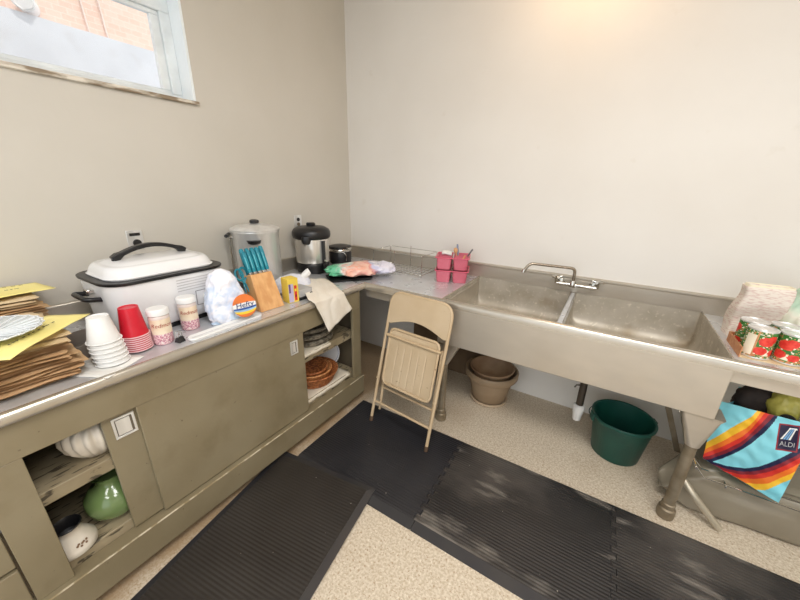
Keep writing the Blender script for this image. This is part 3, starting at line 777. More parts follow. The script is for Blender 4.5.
# knife block with knives and scissors
kb = thing('knife_block', 'light wooden knife block at the worktop edge with teal handled knives', 'knife block', (.575, -1.39, ZT), math.radians(-3))
AX = Vector((-.40, 0, 1)).normalized(); FX = Vector((1, 0, .40)).normalized()
# bottom is cut level, body leans back towards the wall
LB = .205
def kbp(s, y, l): return tuple(Vector((.055, y, 0)) - FX * 0 + Vector((-s, 0, 0)) * 0 + AX * l + FX * (-s))
b = MB()
h0 = [(.058, -.072, 0), (.058, .072, 0), (-.045, .072, 0), (-.045, -.072, 0)]
tp_ = [tuple(Vector((.058, y, 0)) + AX * LB) for y in (-.062, .062)]
bk = [tuple(Vector((.058, y, 0)) + AX * (LB + .012) - FX * .078) for y in (.062, -.062)]
b.hexa(h0 + [tp_[0], tp_[1], bk[0], bk[1]])
b.build('block', wood_m, kb, bevel=.003)
Mkb = Matrix.Translation(kb.location) @ Matrix.Rotation(math.radians(-3), 4, 'Z')
TOPN = Vector((.058, 0, 0)) + AX * LB
def knife(label, y, s, ln, wid, first=[None]):
    base = TOPN + Vector((0, y, 0)) - FX * s + AX * (.012 * s / .078 + .0015)
    t = thing('kitchen_knife', label, 'knife', tuple(Mkb @ base), 0, 'teal handled knives in the block')
    R3 = Matrix((Vector((0, 1, 0)), -FX, AX)).transposed().to_4x4()
    t.rotation_euler = (Matrix.Rotation(math.radians(-3), 4, 'Z') @ R3).to_euler()
    MB().loft([rrect(wid * q, .020 * q2, .005 * q, z, 4) for z, q, q2 in ((.010, .8, .9), (.016, .92, 1), (.05, .95, 1.1), (ln * .7, 1, 1.15), (ln * .93, 1.0, 1.1), (ln, .7, .7))]).build('handle', teal_m, t)
    MB().loft([rrect(wid * .55, .014, .004, 0, 3), rrect(wid * .7, .016, .004, .011, 3)]).build('bolster', chrome_m, t)
    MB().tube([(-wid * .3, -.0118, .03), (-wid * .3, -.0128, ln * .75)], .0022, 6).build('handle_highlight', teal2_m, t)  # paler line painted along the handle as its highlight
for i in range(5):
    knife(['teal handled knife in the wooden block, leftmost of the front row beside the scissors', 'teal handled knife in the wooden block, second from left in the front row', 'teal handled knife in the wooden block, middle of the front row', 'teal handled knife in the wooden block, second from right in the front row', 'teal handled knife in the wooden block, rightmost of the front row'][i], -.052 + i * .0262, .018, .124 + .005 * i, .0205)
for i in range(3):
    knife(['teal handled knife in the back row of the wooden block, behind the leftmost front knife', 'teal handled knife in the back row of the wooden block, in its middle', 'teal handled knife in the back row of the wooden block, at its right'][i], -.038 + i * .03, .056, .142, .020)
t = thing('kitchen_scissors', 'teal handled scissors in the left side of the knife block', 'scissors', tuple(Mkb @ (TOPN + Vector((0, -.072, 0)) - FX * .045 + AX * -.03)))
R3 = Matrix((Vector((0, 1, 0)), -FX, AX)).transposed().to_4x4(); t.rotation_euler = R3.to_euler()
for s in (-1, 1):
    MB().tube([(-.012 + s * .016 + 1.0 * .020 * math.cos(a), s * .005, .048 + .030 * math.sin(a) + (.006 if s > 0 else 0)) for a in [2 * PI * k / 24 for k in range(24)]], .0055, 8, True).build('finger_loop', teal_m, t)
    MB().tube([(-.012 + s * .012, s * .005, .02), (-.012 - s * .004, s * .003, -.01), (-.012 - s * .006, s * .003, -.05)], [.006, .005, .003], 8).build('shank', teal_m, t)

# coffee urn (aluminium)
ur = thing('coffee_urn', 'tall aluminium coffee urn with domed lid standing against the left wall', 'coffee urn', (.175, -1.135, ZT), math.radians(-40))
MB().lathe([(.125, 0), (.138, .004), (.140, .03), (.136, .04)], 48).build('base', M('urn_base', (52, 50, 50), .4), ur)
MB().lathe([(.136, .040), (.140, .044), (.140, .345), (.145, .352), (.147, .362), (.145, .372), (.138, .374)], 64, cap0=False).build('body', alu_m, ur)
l_ = MB().lathe([(.148, .366), (.150, .372), (.145, .380), (.12, .392), (.07, .402), (.03, .407), (.0, .408)], 48, cap0=False, cap1=False).build('lid', alu_m, ur)
MB().lathe([(.018, .404), (.026, .408), (.029, .416), (.027, .426), (.016, .430)], 24).build('knob', black_m, l_)
for s in (-1,):
    h_ = MB().tube(fillet([(0, s * .139, .320), (0, s * .166, .322), (0, s * .166, .335)], .01, 4), .007, 10).build('handle_bracket', chrome_m, ur)
    MB().cyl((-.05, s * .166, .335), (.05, s * .166, .335), .011, 14).build('handle_grip', black_m, h_)
    MB().cyl((.035, s * .152, .05), (.035, s * .152, .325), .006, 10).build('gauge_rod', chrome_m, ur)
b = MB().lathe([(.0, .0), (.042, 0), (.036, -.018), (.022, -.026), (0, -.028)], 24, (.135, 0, .318), cap0=False, cap1=False, fr=lambda a, z: 1)
b.build('pour_spout', black_m, ur)
MB().lathe([(.012, 0), (.018, .01), (.018, .03), (.010, .04)], 16, (.152, 0, .055)).build('tap', black_m, ur)
o = MB().prism([(-.02, 0), (.02, 0), (.006, .07), (-.004, .075)], .012, 'x', -.006).build('black_scraper', black_m, None, bevel=.002); o.location = (.17, -1.42, ZT)
tag(o, 'small black pointed kitchen tool standing between the roaster and the coffee urn', 'utensil')

# black-lidded urn
u2 = thing('beverage_urn', 'squat stainless hot-water urn with black lid and black base near the corner', 'urn', (.168, -.655, ZT), math.radians(-45))
MB().lathe([(.115, 0), (.123, .004), (.124, .05), (.118, .082), (.112, .088)], 48).build('base', black_m, u2)
MB().lathe([(.127, .080), (.1285, .084), (.1285, .262), (.126, .268)], 64, cap0=False, cap1=False).build('body', inox_m, u2)
l_ = MB().lathe([(.130, .258), (.140, .266), (.145, .285), (.143, .308), (.132, .328), (.10, .345), (.05, .352), (.0, .353)], 48, cap0=False, cap1=False).build('lid', black_m, u2, ang=60)
MB().lathe([(.03, .350), (.034, .356), (.034, .368), (.028, .374), (0, .375)], 24, cap1=False).build('knob', black_m, l_)
b = MB().loft([rrect(w, d, r, z, 4, .122, -.035) for z, w, d, r in ((.225, .03, .03, .01), (.235, .06, .055, .02), (.262, .07, .07, .02), (.285, .06, .06, .02))]); b.build('pour_spout', black_m, u2)
b = MB().loft([rrect(.03, .026, .006, z, 3, .110, .086) for z in (.055, .250)]); sg = b.build('control_strip', black_m, u2)
MB().lathe([(.010, 0), (.010, .012)], 12, (.128, .094, .10)).build('button', chrome_m, sg)
b = MB().cyl((.105, .085, .075), (.150, .10, .070), .014, 14).cyl((.150, .10, .083), (.150, .10, .035), .010, 12)
b.build('tap', black_m, u2)

# small black pot in the corner
bp_ = thing('black_cooker', 'small black cooker with chrome band in the corner behind the hot-water urn', 'cooker', (.145, -.315, ZT))
MB().lathe([(.08, 0), (.092, .008), (.095, .10), (.088, .112)], 40).build('pot_body', black_m, bp_)
MB().lathe([(.096, .108), (.100, .114), (.100, .124), (.096, .13)], 40, cap0=False, cap1=False).build('chrome_band', chrome_m, bp_)
MB().lathe([(.096, .128), (.098, .14), (.092, .15), (.06, .158), (0, .160)], 40, cap0=False, cap1=False).build('lid', black_m, bp_)
MB().tube(fillet([(.09, -.02, .142), (.115, -.02, .14), (.115, .02, .14), (.09, .02, .142)], .01, 4), .005, 8).build('lid_handle', chrome_m, bp_)
MB().tube([(.075 + .03 * math.cos(a), -.06 + .02 * math.cos(a), .06 + .05 * math.sin(a)) for a in [PI * k / 12 - .5 for k in range(13)]], .0025, 6).build('wire_handle', chrome_m, bp_)

# carton, crumpled white bag, towel
box_m = whitep_m
t = thing('wrap_carton', 'upright yellow and purple printed carton behind the knife block', 'carton', (.605, -1.252, ZT), math.radians(-8))
MB().box(-.035, .035, -.03, .035, 0, .142, M('carton_yellow', (238, 208, 84), .5)).build('carton_body', None, t, bevel=.001)
b = MB()
def cp(y0, y1, z0, z1, m, x=.0358): b.face([(x, y0, z0), (x, y1, z0), (x, y1, z1), (x, y0, z1)], m)
cp(-.028, .002, .004, .112, M('carton_lilac', (196, 184, 214), .5)); cp(-.026, -.014, .06, .112, M('carton_violet', (108, 84, 130), .5), .0362); cp(.008, .024, .01, .10, redst_m); cp(.010, .022, .03, .045, mar_m, .0362); cp(.010, .022, .065, .08, yl_m, .0362)
b.build('printed_panels', None, t, smooth=False)
t = thing('crumpled_bag', 'crumpled white plastic bag with a twisted end lying beside the towel', 'bag', (.44, -1.10, ZT + .006)); t.scale = (.8, .8, .95)
blob('bag_body', M('white_film', (236, 238, 244), .3, rgb2=(214, 218, 236), scale=10), t, [(.09, .12, 0), (.115, .15, .012), (.115, .148, .04), (.095, .125, .072), (.06, .08, .092), (.015, .02, .102)], .3, 11, .3, 56, 5.5)
b = MB(); b.tube([(.03, .04, .05), (.055, .075, .08), (.075, .105, .108), (.083, .118, .118)], [.04, .026, .026, .022], 14)
b.build('twisted_end', whitep_m, t)
t = thing('black_appliance', 'low grey and black box part hidden behind the towel at the worktop edge', 'appliance', (.575, -1.165, ZT), -.05)
MB().box(-.05, .075, -.05, .05, 0, .016).build('base', black_m, t, bevel=.002); MB().box(-.05, .070, -.048, .048, .016, .062).build('housing', M('appliance_grey', (178, 176, 174), .35), t, bevel=.004)
MB().tube([(.082, .03 + .012 * math.cos(a), .024 + .014 * math.sin(a)) for a in [2 * PI * k / 16 for k in range(16)]], .003, 6, True).build('hook_ring', black_m, t)
b = MB()
Lr = [(.40, -1.09, .93), (.62, -1.16, .945), (.71, -1.212, .918), (.744, -1.205, .905), (.750, -1.185, .86), (.752, -1.145, .77), (.753, -1.112, .690)]
Rr = [(.46, -.82, .915), (.60, -.88, .915), (.71, -.945, .912), (.744, -.958, .905), (.750, -.945, .872), (.752, -.915, .82), (.753, -.888, .776)]
def towf(u, v):
    q = v * (len(Lr) - 1); i = min(int(q), len(Lr) - 2); f = q - i
    a = Vector(Lr[i]).lerp(Vector(Lr[i + 1]), f); c = Vector(Rr[i]).lerp(Vector(Rr[i + 1]), f); p = a.lerp(c, u)
    wv = .007 * nz(u * 4, v * 5, 1.3) + .004 * math.sin(u * 9 + v * 3)
    if v < .45: p.z += abs(wv) + .012 * max(0, math.sin(u * PI)) * (1 - v / .45)
    else: p.x += .004 + abs(wv)
    return tuple(p)
b.grid(towf, 30, 44)
o = b.build('kitchen_towel', towel_m, None, solid=.0025, ang=80)
tag(o, 'cream cotton towel hanging over the worktop edge above the open shelf', 'towel')

# bright bag of goods by the inner corner, with a flat black pan below
o = MB().loft([rrect(.17, .30, .02, 0, 4), rrect(.19, .32, .025, .016, 4), rrect(.18, .31, .022, .016, 4), rrect(.16, .29, .02, .006, 4)]).build('baking_pan', black_m, None)
o.location = (.545, -.665, ZT); o.rotation_euler = (0, 0, -.62); tag(o, 'flat black baking pan under the colourful bag at the inner corner', 'pan')
cb_m = ramp_mat('colourful_film', [(104, 196, 150), (120, 204, 166), (222, 228, 222), (238, 172, 150), (236, 196, 178), (228, 152, 142), (196, 198, 226), (232, 230, 238)], 1, 2.5, .0, 1.0, .16)
t = thing('produce_bag', 'colourful green, orange and white plastic bag on the worktop at the inner corner', 'bag', (.545, -.58, ZT + .022), -.62)
blob('bag_film', cb_m, t, [(.095, .16, 0), (.125, .20, .012), (.13, .20, .034), (.11, .175, .060), (.06, .11, .078), (.012, .03, .084)], .34, 13, .5, 72, 8.8)
t2 = blob('bag_tail', M('clear_tail', (232, 230, 240), .25, rgb2=(206, 204, 222), scale=14), t, [(.08, .07, 0), (.10, .09, .014), (.09, .085, .045), (.05, .05, .07), (.006, .01, .08)], .3, 17, .5, 40, 3.1)
t2.location = (.01, .20, .0)

# ------------------------------------------------------------------ on the sink drainboards
dr = thing('dish_rack', 'small chrome wire dish rack on the drainboard near the corner', 'dish rack', (.73, -.185, .8945))
b = MB(); X, Y = .225, .125; wr = .0028
def loop(z, r=wr): b.tube(fillet([(-X, -Y, z), (X, -Y, z), (X, Y, z), (-X, Y, z)], .02, 4, True), r, 7, True)
loop(.012); b.build('base_frame', chrome_m, dr)
b = MB(); loop(.16, .0024); b.build('top_rail', chrome_m, dr)
for k in range(11):
    x = -X + .04 + k * .037
    MB().tube([(x, -Y, .014), (x, Y, .014)], .0024, 6).build('base_wire', chrome_m, dr)
for x in (-X, -.02, X):
    for y in (-Y, Y):
        MB().cyl((x, y, .0), (x, y, .18 if x == -.02 else .162), .0026, 7).build('post', chrome_m, dr)

# stacked pink caddies with utensils
def caddy(label, z):
    t = thing('utensil_caddy', label, 'caddy', (1.165, -.215, z), math.radians(20), 'pink caddies by the sink'); t.scale = (1.14, 1.14, 1.0)
    for sx in (-1, 1):
        for sy in (-1, 1):
            b = MB(); cx, cy = sx * .052, sy * .048
            b.loft([rrect(w, w * .92, .014, z_, 4, cx, cy) for z_, w in ((.0, .078), (.004, .082), (.085, .094), (.0855, .090), (.008, .078))], cap1=True)
            b.build('compartment', pink_m, t)
    b = MB().tube(fillet([(-.104, -.096, .085), (.104, -.096, .085), (.104, .096, .085), (-.104, .096, .085)], .018, 4, True), .0042, 8, True)
    b.build('rim', M('pink_rim', (222, 96, 120), .4), t)
    return t
caddy('pink four-cup caddy standing on the drainboard, lower of the two', .8945)
cu = caddy('pink four-cup caddy holding utensils, upper of the two', .988)
MB().tube(fillet([(0, -.02, .0), (0, -.055 + .05, .135), (0, .05 - .0, .135), (0, .02, .0)], .02, 4), .006, 8).build('carry_handle', pink_m, cu) if False else None
def utensil(name, label, cat, x, y, z, tip, m, kind):
    t = thing(name, label, cat, (x, y, z))
    d = Vector(tip) - Vector((x, y, z)); t.rotation_euler = d.to_track_quat('Z', 'Y').to_euler(); L_ = d.length
    if kind == 'spatula':
        MB().tube([(0, 0, 0), (0, 0, L_ * .6)], .0045, 8).build('handle', m, t)
        MB().loft([rrect(.012, .006, .002, L_ * .58, 2), rrect(.030, .005, .002, L_ * .68, 2), rrect(.034, .004, .0018, L_, 2)]).build('blade', m, t)
    elif kind == 'spoon':
        MB().tube([(0, 0, 0), (0, 0, L_ * .7)], .004, 8).build('handle', m, t)
        MB().lathe([(.003, L_ * .66), (.014, L_ * .76), (.018, L_ * .86), (.012, L_ * .96), (.002, L_)], 16, fr=lambda a, z: .55 + .45 * abs(math.cos(a))).build('bowl', m, t)
    else:
        MB().tube([(0, 0, 0), (0, 0, L_ * .5)], .0035, 8).build('shaft', chrome_m, t)
        MB().tube([(0, 0, L_ * .48), (0, 0, L_ * .6), (0, 0, L_)], [.006, .0075, .0065], 10).build('grip', m, t)
utensil('spatula', 'dark grey spatula leaning out of the pink caddy to the right', 'utensil', 1.215, -.19, 1.0, (1.285, -.15, 1.125), M('slate_plastic', (92, 92, 96), .4), 'spatula')
utensil('wooden_spoon', 'tan wooden spoon in the pink caddy', 'utensil', 1.205, -.21, 1.0, (1.165, -.19, 1.13), M('spoon_wood', (206, 158, 112), .6), 'spoon')
utensil('peeler', 'blue-grey handled peeler standing in the pink caddy', 'utensil', 1.19, -.16, 1.0, (1.155, -.13, 1.145), M('blue_grey_plastic', (136, 146, 172), .4), 'grip')
utensil('kitchen_brush', 'orange handled brush lying low in the pink caddy', 'utensil', 1.225, -.235, 1.0, (1.25, -.20, 1.085), M('pale_orange_plastic', (226, 160, 116), .5), 'grip')
o = MB().grid(lambda u, v: ((u - .5) * .07, (v - .5) * .05, .004 * math.sin(u * 5)), 8, 4).build('white_sponge', paper_m, None, solid=.012); o.location = (1.118, -.222, 1.085); o.rotation_euler = (.25, 0, .35)
tag(o, 'white sponge lying across the left cup of the pink caddy', 'sponge')

# cans in shrink wrap at the right
def canface(u, z):
    u = u % 1
    def disc(cu, cz, r): return ((u - cu) * .23) ** 2 + (z - cz) ** 2 < r * r
    for du in (0, .5):
        if disc(.10 + du, .075, .020) or disc(.155 + du, .085, .016): return tom_m
        if disc(.06 + du, .035, .017) or disc(.21 + du, .030, .014): return tom_m
        if disc(.13 + du, .028, .013): return crm_m
    if .36 < u < .48 and .012 < z < .098: return crm_m
    if .48 < u < .50 or .86 < u < .88: return tan_m
    w = nz(u * 30, z * 160, 2.0)
    if w > .28: return crm_m
    if w < -.34 or (z < .02 and w < 0): return tan_m
    return gl_m
def can(label, x, y, rz, z):
    t = thing('food_can', label, 'can', (x, y, z + .004), rz, 'tomato cans at the right end'); t.scale = (.92, .92, 1.05)
    r = .0505; b = MB(); nu, nv = 96, 32
    b.grid(lambda u, v: (r * math.cos(2 * PI * u), r * math.sin(2 * PI * u), .006 + .108 * v), nu, nv, mf=lambda u, v: canface(u, .006 + .108 * v))
    b.build('paper_label', None, t)
    MB().lathe([(0, .0035), (r - .004, .0035), (r - .003, 0), (r + .001, .001), (r + .0012, .006), (r - .0015, .0075)], 48, cap0=False, cap1=False).build('bottom_seam', alu_m, t)
    MB().lathe([(r - .0015, .1125), (r + .0012, .114), (r + .001, .1195), (r - .002, .12), (r - .004, .116), (r * .6, .1155), (r * .58, .117), (0, .117)], 48, cap0=False, cap1=False).build('can_lid', alu_m, t)
    return t
CX, CY = 2.722, -.575
can('tomato can in the front row at the right end of the sink, nearer the basin', CX, CY, 1.2, .8945)
can('tomato can in the front row at the right end, against the picture edge', CX + .0975, CY + .002, -2.9, .8945)
can('tomato can in the back row, behind the one nearer the basin', CX - .002, CY + .0985, -.9, .8945)
can('tomato can in the back row, behind the one at the picture edge', CX + .096, CY + .1005, .6, .8945)
t = thing('cardboard_tray', 'low tan cardboard tray holding the tomato cans at the right end', 'tray', (CX + .047, CY + .048, .8945))
MB().box(-.100, .1, -.1, .1, 0, .003).build('tray_floor', kraft2_m, t, smooth=False)
for x0, x1, y0, y1 in ((-.103, -.100, -.1, .1), (.1, .103, -.1, .1), (-.1, .1, .1, .103)): MB().box(x0, x1, y0, y1, 0, .045).build('tray_wall', tan_m, t, smooth=False)
# white printed paper bag and clear bag
stripe_m = M('printed_paper', (224, 214, 202), .75, rgb2=(206, 178, 168), scale=26, stretch=(1.5, 1.5, 9), lo=.5, hi=.62, bump=.15, bscale=24)
t = thing('white_paper_bag', 'white paper bag with faint printed rows standing behind the tomato cans', 'bag', (2.765, -.315, .8945), .12)
b = MB(); rings = []
for i in range(21):
    z = .255 * i / 20; q = 1 - .10 * (z / .255); ring = []
    for x, y, _ in rrect(.185 * q, .09 * (1 - .35 * z / .255), .012, 0, 3):
        k = .010 * nz(x * 14, y * 14, z * 12); ring.append((x + k - .06 * max(0, z - .2), y + k + .02 * math.sin(z * 20), z + (.012 * nz(x * 20, y * 9, 7) if i == 20 else 0)))
    rings.append(ring)
b.loft(rings, cap1=False); b.build('bag_paper', stripe_m, t, solid=.0012, ang=70)
b = MB().loft([[(x * .97, y * .97 + .02 * math.sin(.2 * 20), z) for x, y, _ in rrect(.16, .055, .01, 0, 3)] for z in (.205, .262)], cap1=False)
b.build('folded_top', M('cream_paper', (244, 234, 206), .7), t, solid=.001)
t = thing('clear_bag', 'clear plastic bag with green contents standing at the right picture edge', 'bag', (2.938, -.27, .900))
gfilm_m = ramp_mat('clear_green_film', [(206, 204, 180), (226, 224, 204), (214, 220, 196), (232, 230, 214), (196, 220, 200), (98, 180, 140)], 2, 3.0, -.12, .6, .18)
blob('bag_film', gfilm_m, t, [(.085, .09, 0), (.105, .11, .02), (.105, .105, .10), (.09, .09, .17), (.06, .06, .23), (.05, .05, .262), (.02, .02, .285)], .28, 13, .5, 56, 1.7)

# ------------------------------------------------------------------ under the sink
pt = thing('planter', 'large taupe plastic flower pot on a pale saucer under the sink', 'flower pot', (1.548, -.222, 0.0)); pt.scale = (1.10, 1.10, 1.05)
MB().lathe([(.0, .0), (.105, .0), (.124, .008), (.128, .026), (.122, .026), (.116, .012), (0, .010)], 48, cap0=False, cap1=False).build('saucer', saucer_m, pt)
MB().lathe([(0, .013), (.108, .013), (.113, .02), (.146, .188), (.150, .195), (.170, .20), (.176, .21), (.178, .245), (.172, .252), (.162, .250), (.158, .24), (.150, .19), (.112, .03), (0, .03)], 56, cap0=False, cap1=False).build('pot_body', pot_m, pt, ang=50)
p2 = thing('inner_pot', 'clay-coloured bowl-shaped pot nested inside the taupe flower pot', 'flower pot', (1.548, -.222, .0)); p2.scale = (1.10, 1.10, 1.05)
MB().lathe([(0, .150), (.075, .152), (.105, .17), (.132, .235), (.142, .258), (.148, .264), (.142, .268), (.132, .262), (.122, .24), (.095, .185), (.07, .168), (0, .166)], 56, cap0=False, cap1=False).build('pot_body', pot2_m, p2, ang=50)
bk_ = thing('bucket', 'dark green plastic bucket on the floor under the sink', 'bucket', (2.388, -.318, 0))
def brim(a, z): return 1 + (.07 * math.exp(-((((a - 4.05 + PI) % (2 * PI)) - PI) / .22) ** 2) if z > .2 else 0)
MB().lathe([(0, .004), (.118, .004), (.122, 0), (.128, .004), (.158, .245), (.161, .248), (.168, .25), (.169, .262), (.164, .266), (.156, .262), (.153, .245), (.124, .012), (0, .012)], 56, cap0=False, cap1=False, fr=brim).build('bucket_body', bucket_m, bk_, ang=50)
for s in (-1, 1):
    a = .35 + (0 if s > 0 else PI)
    MB().loft([rrect(.045, .014, .004, z, 3) for z in (.215, .262)]).xf(Matrix.Rotation(a - PI / 2, 4, 'Z') @ Matrix.Translation((0, .168, 0))).build('handle_lug', bucket_m, bk_)
hp = [(.178 * math.cos(.35 + PI * k / 20), .178 * math.sin(.35 + PI * k / 20) - .0, .246 - .03 * math.sin(PI * k / 20)) for k in range(21)]
hp = [(.179 * math.cos(.35 + PI * k / 20), .179 * math.sin(.35 + PI * k / 20), .240 - .030 * math.sin(PI * k / 20)) for k in range(21)]
MB().tube(hp, .0028, 7).build('wire_handle', bucket_m, bk_)

# wire shelf with grey vinyl sheet, shopping bag on top
ws = thing('wire_shelf', 'low chrome wire shelf under the right drainboard, left end raised', 'shelf', (2.95, -.33, 0))
W = dict(parent=ws, world=True)
def wz(x): return .238 + max(0, 2.705 - x) * 1.9
for k in range(9):
    y = -.60 + k * .062
    MB().tube([(2.625, y, wz(2.625)), (2.68, y, wz(2.68)), (2.72, y, .238), (3.4, y, .238)], .0032, 6, m=None).build('shelf_wire', chrome_m, **W)
for x in (2.63, 2.655, 2.68, 2.80, 3.1, 3.38):
    MB().tube([(x, -.61, wz(x) - .006), (x, -.09, wz(x) - .006)], .0045, 6).build('cross_rail', chrome_m, **W)
MB().box(2.575, 2.60, -.302, -.296, .0, .001, None).xf(Matrix()).build('leg_pad', galv_m, **W) if False else None
b = MB(); b.hexa([(2.66, -.31, .135), (2.69, -.31, .135), (2.69, -.30, .135), (2.66, -.30, .135), (2.545, -.31, .43), (2.575, -.31, .43), (2.575, -.30, .43), (2.545, -.30, .43)])
b.build('slanted_brace', galv_m, bevel=.002, **W)
for x, y in ((2.80, -.12), (3.36, -.12), (3.36, -.52)): MB().cyl((x, y, .0), (x, y, .234), .010, 10).build('leg', chrome_m, **W)
b = MB().tube(fillet([(2.655, -.60, .185), (2.70, -.64, .145), (2.822, -.645, .019)], .02, 4), .0165, 12)
b.build('front_leg', M('worn_tube', (186, 176, 156), .4, .5), **W)
# vinyl sheet draped over the shelf front
b = MB()
def vin(u, v):
    x = 2.575 + u * .90
    low = .004 + .085 * max(0, 1 - u / .16) ** 1.5
    top = .259 - .15 * max(0, 1 - u / .22) ** 1.3; yb = -.30 - .2 * max(0, 1 - u / .2)
    P = [(yb, top + .008), (min(yb - .02, -.50), top + .006), (-.575, top - .025), (-.598 + .05 * u * 0, top * .55 + low * .45), (-.585, low + .012), (-.545 + .07 * u, low)]
    q = v * (len(P) - 1); i = min(int(q), len(P) - 2); f = q - i
    y = P[i][0] * (1 - f) + P[i + 1][0] * f; z = P[i][1] * (1 - f) + P[i + 1][1] * f
    y += .018 * nz(u * 5, v * 4, 2.2) + .10 * u * (v > .3) * .55; z += .010 * nz(u * 6 + 4, v * 4, 8.8) * (v < .85)
    return (x, y, max(.002, z))
b.grid(vin, 60, 36)
o = b.build('vinyl_sheet', vinyl_m, None, solid=.002, ang=70); tag(o, 'grey vinyl sheet draped over the low wire shelf, hanging to the floor', 'sheet')

# shopping bag: rainbow stripes on aqua
A0 = Vector((2.73, -.55, 0)); B0 = Vector((2.949, -.65, 0)); DX = (B0 - A0).normalized(); NB = Vector((DX.y, -DX.x, 0))
sb = thing('shopping_bag', 'aqua shopping bag with rainbow stripes standing full on the wire shelf', 'bag', (2.80, -.52, .28))
def interp(tab, s):
    if s <= tab[0][0]: return tab[0][1] + (s - tab[0][0]) * (tab[1][1] - tab[0][1]) / (tab[1][0] - tab[0][0])
    for (a, za), (b_, zb) in zip(tab, tab[1:]):
        if s <= b_: return za + (zb - za) * (s - a) / (b_ - a)
    return tab[-1][1] + (s - tab[-1][0]) * (tab[-1][1] - tab[-2][1]) / (tab[-1][0] - tab[-2][0])
navU = [(-.05, .25), (.001, .291), (.04, .355), (.079, .435), (.105, .505), (.123, .57), (.134, .63), (.14, .705)]
yelU = [(-.036, .36), (.016, .478), (.045, .545), (.069, .595), (.082, .65), (.088, .70)]
navL = [(-.03, .300), (.012, .312), (.06, .328), (.115, .361), (.15, .405), (.182, .465), (.226, .565), (.26, .66)]
yelL = [(-.03, .26), (.038, .249), (.08, .246), (.126, .256), (.16, .275), (.195, .305), (.241, .408), (.27, .49)]
def bagcol(s, z):
    a, c = interp(navU, s), interp(yelU, s)
    if a < z < c + .02 and s < .145:
        f = (z - a) / (c - a)
        return navy_m if f < .16 else mar_m if f < .32 else redst_m if f < .52 else org_m if f < .76 else yel_m
    a, c = interp(navL, s), interp(yelL, s)
    if c < z < a:
        f = (a - z) / (a - c)
        return navy_m if f < .2 else mar_m if f < .36 else redst_m if f < .56 else org_m if f < .78 else yel_m
    return aqua_m
S0, S1, DEP = -.022, .243, .17
def zbot(s): return .292 + -.09 * (s - .1) + .0
def ztop(s): return .640 + .22 * (s - .04)
def bagp(s, z, off):
    k = (z - .3) / .4
    bul = .012 * math.sin(PI * min(1, max(0, (s - S0) / (S1 - S0)))) * math.sin(PI * min(1, max(0, k)))
    n_ = .007 * nz(s * 12, z * 12, off * 5) + .004 * nz(s * 30, z * 26, 3)
    p = A0 + DX * s - NB * (-(bul + n_)) if off == 0 else A0 + DX * s - NB * off - NB * n_
    return (p.x, p.y, z)
b = MB()
b.grid(lambda u, v: bagp(S0 + (S1 - S0) * u - .032 * v * (1 - u), zbot(S0 + (S1 - S0) * u) * (1 - v) + ztop(S0 + (S1 - S0) * u) * v, 0), 150, 170,
       mf=lambda u, v: bagcol(S0 + (S1 - S0) * u - .032 * v * (1 - u), zbot(S0 + (S1 - S0) * u) * (1 - v) + ztop(S0 + (S1 - S0) * u) * v))
fp_ = b.build('front_panel', None, sb, world=True, solid=.0015, ang=80)
b = MB()
def side(s_, fl):
    def g(u, v):
        z = zbot(s_) * (1 - v) + ztop(s_) * v
        p = Vector(bagp(s_, z, 0)).lerp(Vector(bagp(s_, z, DEP)), u)
        p += DX * (-.02 if fl else .02) * math.sin(PI * u) * v
        return tuple(p)
    return g
b.grid(side(S1, True), 12, 24); b.build('right_gusset', aqua_m, sb, world=True, solid=.0015)
b = MB(); b.grid(side(S0, False), 12, 24); b.build('left_gusset', aqua_m, sb, world=True, solid=.0015)
b = MB(); b.grid(lambda u, v: bagp(S0 + (S1 - S0) * u, zbot(S0 + (S1 - S0) * u) * (1 - v) + (ztop(S0 + (S1 - S0) * u) + .03) * v, DEP), 24, 24); b.build('back_panel', aqua_m, sb, world=True, solid=.0015)
b = MB(); b.grid(lambda u, v: tuple(Vector(bagp(S0 + (S1 - S0) * u, zbot(S0 + (S1 - S0) * u), 0)).lerp(Vector(bagp(S0 + (S1 - S0) * u, zbot(S0 + (S1 - S0) * u), DEP)), v)), 20, 8); b.build('bag_bottom', aqua_m, sb, world=True, solid=.0015)
# square badge, tilted with the bag
cS, cZ = .187, .589
ex2 = Vector((math.cos(.42), math.sin(.42))); ey2 = Vector((-math.sin(.18), math.cos(.18)))
def badge(x, y, o): 
    s = cS + ex2.x * x + ey2.x * y; z = cZ + ex2.y * x + ey2.y * y
    p = Vector(bagp(s, z, 0)) + NB * (.002 + o); return p
b = MB()
dn_m = M('badge_navy', (30, 28, 62), .4); db_m = M('badge_border', (150, 40, 52), .4); ds_m = M('badge_blue', (120, 170, 214), .4)
b.grid(lambda u, v: tuple(badge((u - .5) * .060, (v - .5) * .122, 0)), 14, 20, mf=lambda u, v: db_m if min(u, 1 - u) < .10 or min(v, 1 - v) < .06 else dn_m)
bd = b.build('printed_badge', None, sb, world=True); bd['label'] = 'square dark badge with white lettering'
text_obj('lettering', 'ALDI', .0198, whitep_m, bd, fn=lambda co: badge(co.x, co.y * 1.55 - .030, .0012) - sb.location)
b = MB()
for k in range(4):
    x0 = -.021 + k * .0075
    pts = [(x0, -.008), (x0 + .0058, -.008), (.004 + k * .005, .044), (.0005 + k * .005, .044)]
    b.face([tuple(badge(px, py, .0012)) for px, py in pts], whitep_m if k in (0, 3) else ds_m)
b.face([tuple(badge(px, py, .0012)) for px, py in ((-.002, .040), (.022, .040), (.021, .047), (.0005, .047))], whitep_m)
b.build('emblem', None, bd, smooth=False).location = (-sb.location.x, -sb.location.y, -sb.location.z)
